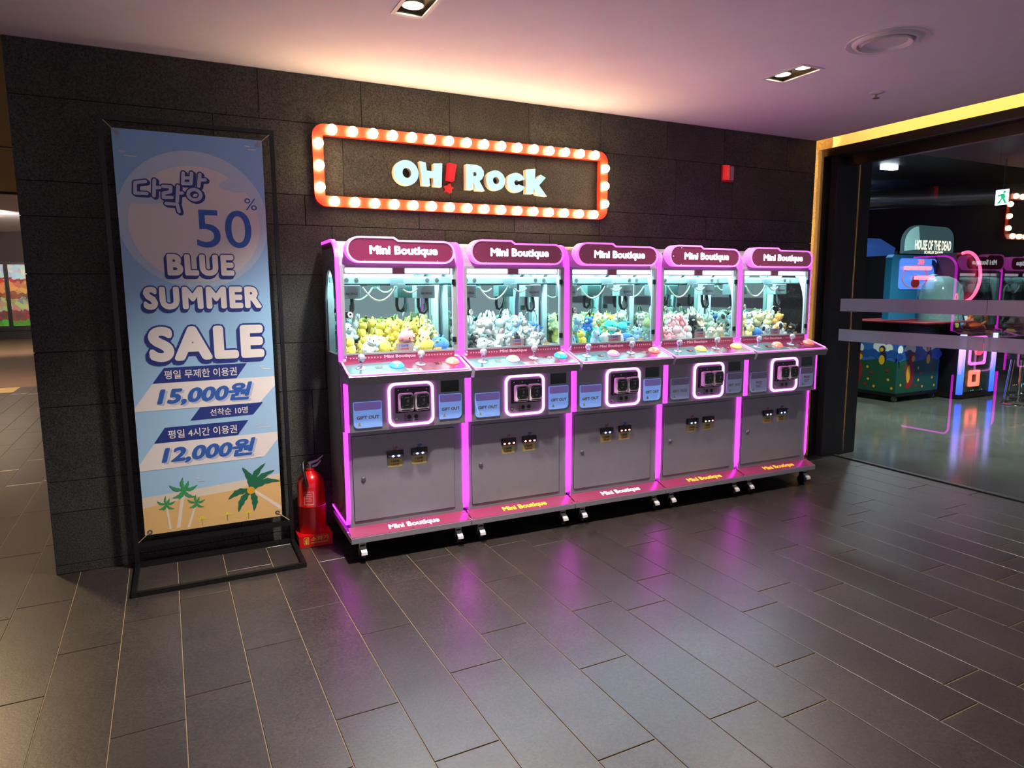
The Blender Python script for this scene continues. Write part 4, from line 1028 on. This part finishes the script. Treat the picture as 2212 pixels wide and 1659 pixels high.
for i in range(5):
    for lay in range(2):
        nu, nv = (7, 4) if lay == 0 else (7, 4)
        for a in range(nu):
            for b in range(nv):
                u, v = (a + .5 + (.0 if lay == 0 else R_.uniform(-.15, .15))) / nu, (b + .5) / nv
                if lay == 1 and (b == 0 or (b == 1 and R_.random() < .35)): continue
                x = .062 + u * .655 + R_.uniform(-.008, .008); y = .222 + v * .315 + R_.uniform(-.006, .006)
                kd, bo, ea, mz = choose(i, u, v, lay)
                sz = R_.uniform(.92, 1.10) * (1.0 if kd in ('chick', 'whale') else .92)
                rot = Matrix.Rotation(R_.uniform(-1.2, 1.2) + (R_.choice((0, 0, 1.6, -1.6))), 3, 'Z') @ Matrix.Rotation(R_.uniform(-.5, .35), 3, 'X') @ Matrix.Rotation(R_.uniform(-.45, .45), 3, 'Y')
                z = 1.250 + (.0 if lay == 0 else .075 + .03 * v) + R_.uniform(0, .006)
                add_toy(i, kd, bo, (x, y, z), rot, sz, ea, mz)
add_toy(0, 'chick', 'pink', (.43, .232, 1.305), Matrix.Rotation(.5, 3, 'Z') @ Matrix.Rotation(.4, 3, 'X'), 1.15, 'pink', 'pale_pink')
# ------------------------------------------------------------------ arcade hall behind the glass
M_CONC = mat('polished_concrete', '#5a5d58', 0.13, spec=.6, noise=[(1.3, .75, 1.2), (9, .9, 1.1)])
M_ARCW = mat('arcade_dark_wall', '#201f22', 0.7)
M_ARCC = mat('arcade_black_ceiling', '#0d0d0f', 0.5)
structure(MB().box(5.775, 15, -9, 7, -.12, -.003).build('floor_arcade', M_CONC))
structure(MB().box(5.8, 15, -9, 7, 3.5, 3.55).build('ceiling_arcade', M_ARCC))
structure(MB().box(14.9, 15, -9, 7, 0, 3.5).build('wall_arcade_right', M_ARCW))
structure(MB().box(6.1, 15, 6.9, 7, 0, 3.5).build('wall_arcade_back', M_ARCW))
structure(MB().box(6.0, 6.1, .2, 6.9, 0, 3.5).build('wall_arcade_left', M_DARKWALL))
structure(MB().box(5.80, 5.84, -9, -.026, 2.87, 3.5).build('wall_arcade_header', M_DARKWALL))
structure(MB().box(11.6, 14.9, 6.7, 6.9, 2.2, 2.9).build('wall_panel', mat('grey_arcade_panel', '#55524f', .6)))
M_DUCT = mat('galvanised_duct', '#777a7c', .3, .8)
tag(MB().tube([(9.6, 6.0, 3.2), (11.5, 3.4, 3.2), (14, 1.2, 3.2)], .17, 16).build('air_duct', M_DUCT, None, True), 'shiny round air duct under the dark arcade ceiling', 'air duct')
M_CLAMP = mat('cool_ceiling_lamp', '#ffffff', emit=(.85, .95, 1, 1), es=6)
for x, y, nm in ((9.95, 2.45, 'nearer'), (11.2, 3.9, 'farther')):
    tag(MB().box(x - .14, x + .14, y - .05, y + .05, 3.44, 3.499).build('ceiling_lamp', M_CLAMP), '%s small white lamp on the dark arcade ceiling' % nm, 'ceiling light', 'arcade ceiling lamps')
    spot('arcade_lamp_beam', (x, y, 3.42), (x, y, 0), 260, 140, (.85, .95, 1), .8, .1)
spot('arcade_unseen_spot', (8.3, .1, 3.45), (8.5, .4, 0), 480, 120, (.88, 1, .84), .9, .1)
spot('arcade_unseen_spot', (9.2, -2.5, 3.45), (9.2, -2.4, 0), 260, 120, (.85, .85, 1), .9, .1)  # unseen spot added for general dim light, with no fixture of its own

NAVYB = mat('deep_blue_cabinet', '#2450a0', .4); TEALB = mat('teal_blue_cabinet', '#2270a0', .35); BLK = M_DARK
# kids' game cabinet with a painted forest
t = thing('kids_game_cabinet', 'blue kids game cabinet with a cartoon forest painted on its lower sides', 'arcade machine', (9.23, 1.60, 0))
MB().box(.01, .98, .01, .94, .12, .92).build('lower_body', NAVYB, t)
MB().box(.0, .99, .0, .95, .08, .13, .004).build('plinth', BLK, t)
for x in (.06, .93):
    for y in (.06, .89): MB().cyl((x - .015, y, .04), (x + .015, y, .04), .04).build('caster', M_STEEL, t, True)
F1 = Fr((0, .01, 0), (1, 0, 0), (0, 0, 1), (0, -1, 0)); F2 = Fr((.01, .95, 0), (0, -1, 0), (0, 0, 1), (-1, 0, 0))
S_ = mat('mural_sky', '#2f63b8', .5); Gn = mat('mural_green', '#174a35', .5); Gn2 = mat('mural_light_green', '#2f7a45', .5); Cl = mat('mural_cloud', '#d8dde2', .5)
Rd = mat('mural_red', '#8e1f26', .5); Yl = mat('mural_yellow', '#d8a624', .5); Bk_ = mat('mural_blue_black', '#1a2547', .5)
for F, nm in ((F1, 1), (F2, 2)):
    p = MB().plate(F, [(0, .13), (.94, .13), (.94, .92), (0, .92)], 0, .004).build('mural', S_, t)
    flat('cloud', F, [ell(cx_, .76 + dz, r) for cx_, dz, r in ((.20, 0, .06), (.27, .03, .07), (.34, 0, .06), (.62, .03, .07), (.70, .0, .08), (.80, .02, .06), (.05, .0, .06))], Cl, .005, p)
    flat('hedge', F, [ell(.05 + .1 * k, .66 + .02 * (k % 3), .075, .055) for k in range(10)], NAVYB, .006, p)
    flat('meadow', F, [[(0, .13), (.94, .13), (.94, .58), (.7, .62), (.4, .57), (.2, .62), (0, .58)]], Gn, .0065, p)
    flat('animal', F, [ell(.30, .40, .10, .19), ell(.32, .64, .075, .085), ell(.22, .45, .05, .10), ell(.26, .24, .06, .06)], Rd, .008, p)
    flat('animal_belly', F, [ell(.26, .40, .045, .13), ell(.35, .62, .04, .045)], Yl, .009, p)
    flat('animal', F, [ell(.72, .64, .055, .09), ell(.70, .76, .05, .05)], Bk_, .008, p)
    flat('animal_belly', F, [ell(.70, .60, .045, .07), ell(.69, .75, .03, .03)], Yl, .009, p)
    flat('flower', F, [ell(x, z, .02) for x, z in ((.50, .30), (.60, .20), (.82, .32), (.88, .20), (.10, .25), (.48, .48))], Yl, .009, p)
    flat('mushroom', F, [ell(x, z, .03, .02) for x, z in ((.45, .22), (.55, .40), (.80, .45))], Rd, .009, p)
MB().box(.03, .96, .03, .92, .92, 1.16).build('play_field_box', BLK, t)
MB().box(-.02, 1.16, -.38, .96, 1.145, 1.165, .005).build('ledge', mat('red_ledge', '#7a1f28', .35), t)
up_ = MB().plate(front(.25), [(.08, 1.185), (1.25, 1.185), (1.25, 1.85), (1.15, 2.05), (1.02, 2.12), (.12, 2.12), (.08, 2.08)], -.10, 0).build('upper_hood', TEALB, t)
UF = front(.245)
scr = MB().plate(UF, rrect(.24, 1.10, 1.62, 2.07, .06), 0, .006).build('lit_screen', mat('blue_game_screen', '#3a5fb8', .3, emit=(.06, .16, .55, 1), es=.9), up_)
for x0, x1, z in ((.34, .92, 1.93), (.58, 1.02, 1.79)):
    MB().tube([(x0, .22, z), (x1, .22, z)], .03, 10).build('red_lamp', mat('coral_tube_lamp', '#ff6a70', .3, emit=(1, .16, .22, 1), es=1.6), scr, True)
text('digits', '200', M_SEG, scr, UF, .72, 2.02, h=.07, bold=.03, lift=.012)
MB().ring(UF, ell(.60, 1.80, .30, .17, n=32), ell(.60, 1.80, .28, .155, n=32), .006, .012).build('wheel_print', mat('pink_ring_print', '#e890b0', .4), scr)
flat('figure_print', UF, [ell(.62, 1.71, .10, .07), ell(.62, 1.78, .07, .05)], Rd, .009, scr)
MB().plate(UF, arc(.98, 1.66, .22, .40, 90, -90, 12) + arc(.98, 1.66, .10, .32, -90, 90, 12), .002, .012).build('arch_trim', NAVYB, up_)
MB().lathe([(.28, 0), (.28, .36), (.25, .50), (.17, .60), (.08, .64), (0, .645)], (.80, -.05, 1.165), n=28).build('clear_dome', glass_mat('pale_plastic_dome', (.80, .92, .95, 1), 1.4, .8, .1, ('#8fb8c0', .35)), t, 'all')
# basketball game
t = thing('basketball_machine', 'dark blue basketball game with a red score display behind the glass wall', 'arcade machine', (12.30, 4.62, 0))
MB().box(0, 1.15, .05, 2.0, 0, 1.20).build('lower_body', NAVYB, t)
h = MB().plate(Fr((0, 0, 0), (0, 1, 0), (0, 0, 1), (1, 0, 0)), [(.05, 2.0), (-.05, 2.45), (.3, 2.66), (1.6, 2.66), (1.6, 2.0)], 0, 1.02).build('header', mat('navy_header_added_glow', '#2450a0', .4, emit=(.03, .09, .35, 1), es=.35), t)  # faint glow added to the header material to lift it from the dark
hv = Vector((0, -.10, .45)).normalized(); hf = Fr((0, .05, 2.0), (1, 0, 0), hv, (0, -hv.z, hv.y))
text('lettering', 'BASKETBALL!', mat('pale_blue_print', '#9fb6e0', .4, emit=(.3, .45, 1, 1), es=1.0), h, hf, .50, .22, w=.82, h=.10, bold=.02)
sb = MB().box(.02, 1.0, .06, .16, 1.62, 2.02).build('score_board', BLK, t)
text('digit', '0', M_SEG, sb, front(.06), .84, 1.86, h=.14, bold=.04); text('lettering', 'PTS', M_WHITE, sb, front(.06), .72, 1.74, h=.05)
MB().box(.02, .70, .03, .06, 1.24, 1.62).build('lit_frame', mat('pink_lit_frame', '#ff8090', .4, emit=(1, .25, .3, 1), es=.7), t)
MB().box(.06, .64, .022, .032, 1.28, 1.58).build('info_panel', mat('grey_info_panel', '#8f93ac', .4, emit=(.4, .42, .6, 1), es=.15), t)
MB().plate(front(.0), [(1.02, 1.20), (1.15, 1.30), (1.17, 2.40), (1.02, 2.1)], -.06, 0).build('side_board', mat('cream_side_board', '#b3aa80', .5), t)
# shooting game with domed header
t = thing('shooting_game_cabinet', 'shooting game cabinet whose dark domed header reads House of the Dead', 'arcade machine', (11.2, 2.9, 0))
MB().box(.0, 1.3, .02, 1.6, 0, 2.20).build('cabinet', M_DARK, t)
hd = MB().plate(front(0), [(-.10, 2.22), (1.28, 2.22), (1.28, 2.45)] + arc(1.0, 2.45, .28, .24, 0, 90, 6) + arc(.30, 2.40, .40, .30, 90, 180, 8), -.06, 0).build('header', mat('night_sky_header', '#22343a', .25, emit=(.05, .11, .12, 1), es=.4), t)
flat('moonlight_print', front(0), [arc(.30, 2.40, .38, .28, 95, 180, 8) + [(-.08, 2.26), (.35, 2.30)]], mat('pale_teal_print', '#7fb3b0', .4, emit=(.3, .6, .6, 1), es=.35), .002, hd)
HT = mat('lit_bone_lettering', '#efe6cc', .4, emit=(1, .92, .7, 1), es=.8)
text('lettering', 'HOUSE OF THE DEAD', HT, hd, front(0), .70, 2.37, w=1.0, h=.17, bold=.03, lift=.004)
text('lettering', 'SCARLET DAWN', HT, hd, front(0), .72, 2.25, w=.52, h=.05, bold=.03, lift=.004)
# light column game with red ring
t = thing('light_column_game', 'game cabinet with glowing blue corner columns and a red light ring', 'arcade machine', (10.30, 1.33, 0))
MB().box(.02, .80, .02, .50, .06, .98).build('lower_body', M_DARK, t)
MB().box(.0, .82, .0, .52, .02, .07).build('plinth', M_BRONZE, t)
RG = ramp_mat('blue_lilac_light', 2, .07, .98, [(0, '#2a4cff'), (.35, '#3f66ff'), (.7, '#b98cff'), (1, '#a8b4ff')], .3, 1.3)
for x in (.0, .78): MB().box(x - .02, x + .06, -.01, .05, .07, .96, .006).build('light_column', RG, t)
pb = MB().box(.10, .74, .012, .02, .10, .94).build('front_panel', mat('leafy_panel_print', '#3b4a30', .4, noise=(9, .4, 1.8)), t)
MB().ring(front(.012), rrect(.20, .46, .18, .42, .02), rrect(.26, .40, .24, .36, .01), 0, .02).build('red_square_light', mat('red_square_led', '#ff5040', .3, emit=(1, .12, .08, 1), es=1.6), t)
MB().ring(front(.012), rrect(.16, .58, .50, .93, .05), rrect(.20, .54, .54, .90, .04), 0, .02).build('pink_frame_reflection', M_LEDR, t)  # built stand-in for the pink card panel reflected in the glass
MB().lathe([(.11, 0), (.11, .02), (.0, .03)], (.40, .012, .75), (0, -1, 0), 24).build('red_button', mat('red_lit_button', '#e03040', .3, emit=(1, .05, .1, 1), es=.9), t, True)
MB().box(-.05, .86, -.06, .52, .98, 1.02, .006).build('deck', M_DARK, t)
ub = MB().box(.02, .80, .22, .50, 1.02, 2.15).build('back_board', mat('plum_back_board', '#2a1230', .4), t)
for k, c_ in enumerate(('#a8c83c', '#3f86d8', '#d0e8e0', '#c86a30')):
    MB().plate(front(.215), [(.06 + .13 * k, 1.22), (.14 + .13 * k, 1.22), (.22 + .13 * k, 1.05), (.14 + .13 * k, 1.05)], 0, .004).build('rainbow_stripe', mat('stripe_print_%d' % k, c_, .4, emit=c_, es=.3), ub)
MB().tube([(.22 + .36 * math.cos(math.radians(a)), .18, 1.80 + .36 * math.sin(math.radians(a))) for a in range(-80, 111, 10)], .022, 10).build('red_light_ring', mat('red_neon', '#ff3050', .3, emit=(1, .06, .14, 1), es=2.2), t, 'all')
text('digit', '0', M_SEG, ub, front(.22), .10, 1.50, h=.12, bold=.04)
# crab figure on the deck
t = thing('crab_figure', 'shiny orange crab figure lying on the deck of the light column game', 'figurine', (10.62, 1.42, 1.02))
M_CRAB = mat('orange_gloss', '#c8521c', .2, coat=.5)
MB().sph((0, 0, .06), (.20, .10, .055), 16, 10).build('shell', M_CRAB, t, 'all')
for s in (-1, 1):
    MB().tube([(s * .16, -.03, .07), (s * .24, -.06, .12), (s * .20, -.08, .19)], [.02, .018, .02], 8).build('arm', M_CRAB, t, True)
    MB().sph((s * .18, -.08, .22), (.04, .022, .05), 10, 7).build('claw', M_CRAB, t, 'all')
    for k in range(3): MB().tube([(s * .12, .03 * k - .03, .05), (s * (.22 + .02 * k), .04 * k - .05, .06), (s * (.25 + .02 * k), .04 * k - .06, .004)], .009, 6).build('leg', M_CRAB, t)
# stools
def stool(x, y, lab):
    t = thing('bar_stool', lab, 'stool', (x, y, 0), 0, 'chrome bar stools')
    MB().lathe([(.17, .0), (.20, .0), (.205, .012), (.19, .022), (.165, .016), (.17, 0)], n=36).build('floor_ring', M_CHROME, t, True)
    for k in range(3):
        a = math.radians(120 * k + 25); MB().tube([(.18 * math.cos(a), .18 * math.sin(a), .012), (.12 * math.cos(a), .12 * math.sin(a), .66)], .012, 8).build('leg', M_CHROME, t, True)
    MB().lathe([(0, .64), (.17, .64), (.18, .67), (.17, .72), (.10, .735), (0, .735)], n=28).build('seat', M_DARK, t, True)
stool(10.62, .72, 'chrome bar stool nearest the glass at the right edge'); stool(11.55, 1.15, 'chrome bar stool behind the other one, beside the light column game')
# exit sign
t = thing('exit_sign', 'small green and white emergency exit lightbox seen through the glass', 'exit sign', (11.0, 1.36, 2.95))
MB().box(-.02, .03, -.10, .10, -.12, .12, .004).build('housing', M_DARK, t)
MB().cyl((.005, 0, .12), (.005, 0, .55), .008).build('hanging_rod', M_DARK, t)
ef = Fr((-.02, 0, 0), (0, -1, 0), (0, 0, 1), (-1, 0, 0))
fcs = MB().plate(ef, rrect(-.09, .09, -.11, .11, .006, 2), 0, .003).build('lit_face', mat('white_exit_face', '#ffffff', .4, emit=(.75, 1, .95, 1), es=1.3), t)
flat('running_figure', ef, [ell(.03, .075, .018), [(-.02, .05), (.03, .05), (.05, -.01), (-.01, -.02)], [(.0, -.01), (.03, -.01), (.07, -.09), (.04, -.09)], [(-.01, -.02), (.02, .0), (-.03, -.09), (-.06, -.08)], [(-.06, .03), (.0, .05), (.0, .03), (-.05, .01)]], mat('green_exit_print', '#0f9a58', .4, emit=(.02, .6, .25, 1), es=.6), .004, fcs)

# ------------------------------------------------------------------ lit posters at the far end of the corridor
def poster_mat(name, seed):
    m = mat(name, '#ffffff', .4); nt = m.node_tree; b = nt.nodes['Principled BSDF']
    tc = nt.nodes.new('ShaderNodeTexCoord'); sp = nt.nodes.new('ShaderNodeSeparateXYZ'); nt.links.new(tc.outputs['Object'], sp.inputs[0])
    mr = nt.nodes.new('ShaderNodeMapRange'); mr.inputs[1].default_value = .45; mr.inputs[2].default_value = 2.62; nt.links.new(sp.outputs[2], mr.inputs[0])
    cr = nt.nodes.new('ShaderNodeValToRGB'); cr.color_ramp.interpolation = 'CONSTANT'; el = cr.color_ramp.elements
    st = [(0, '#4c8a2c'), (.10, '#7a3a3a'), (.26, '#9aa070'), (.45, '#8a4a2a'), (.55, '#c88a4a'), (.72, '#a83a34'), (.78, '#c4ccd4')]
    while len(el) < len(st): el.new(.5)
    for e, (q, h) in zip(el, st): e.position = q; e.color = rgb(h)
    ns = nt.nodes.new('ShaderNodeTexNoise'); ns.inputs['Scale'].default_value = 5; nt.links.new(tc.outputs['Object'], ns.inputs['Vector'])
    ad = nt.nodes.new('ShaderNodeMath'); ad.operation = 'MULTIPLY_ADD'; ad.inputs[1].default_value = .22
    nt.links.new(ns.outputs[0], ad.inputs[0]); sb_ = nt.nodes.new('ShaderNodeMath'); sb_.operation = 'SUBTRACT'; sb_.inputs[1].default_value = .11
    nt.links.new(mr.outputs[0], sb_.inputs[0]); nt.links.new(sb_.outputs[0], ad.inputs[2]); nt.links.new(ad.outputs[0], cr.inputs[0])
    vo = nt.nodes.new('ShaderNodeTexVoronoi'); vo.inputs['Scale'].default_value = 6; nt.links.new(tc.outputs['Object'], vo.inputs['Vector'])
    mx = nt.nodes.new('ShaderNodeMix'); mx.data_type = 'RGBA'; mx.blend_type = 'OVERLAY'; mx.inputs[0].default_value = .45
    nt.links.new(cr.outputs[0], mx.inputs[6]); nt.links.new(vo.outputs['Color'], mx.inputs[7])
    nt.links.new(mx.outputs[2], b.inputs['Base Color']); nt.links.new(mx.outputs[2], b.inputs['Emission Color']); b.inputs['Emission Strength'].default_value = .16
    return m
M_POST = poster_mat('colourful_poster_print', 1)
for x0, x1, nm in ((-6.2, -5.30, 'leftmost'), (-5.17, -4.58, 'second')):
    t = thing('lit_poster', '%s colourful lit poster in a black frame far down the corridor' % nm, 'poster', ((x0 + x1) / 2, 24.96, 0), 0, 'posters down the corridor')
    hw = (x1 - x0) / 2
    MB().box(-hw - .06, hw + .06, 0, .035, .30, 2.72).build('frame', M_BLACK, t)
    MB().box(-hw, hw, -.008, 0, .47, 2.63).build('print', M_POST, t)
structure(MB().box(-8, 4, 24.9, 25.0, 0, .28).build('baseboard_far', M_BLACK))
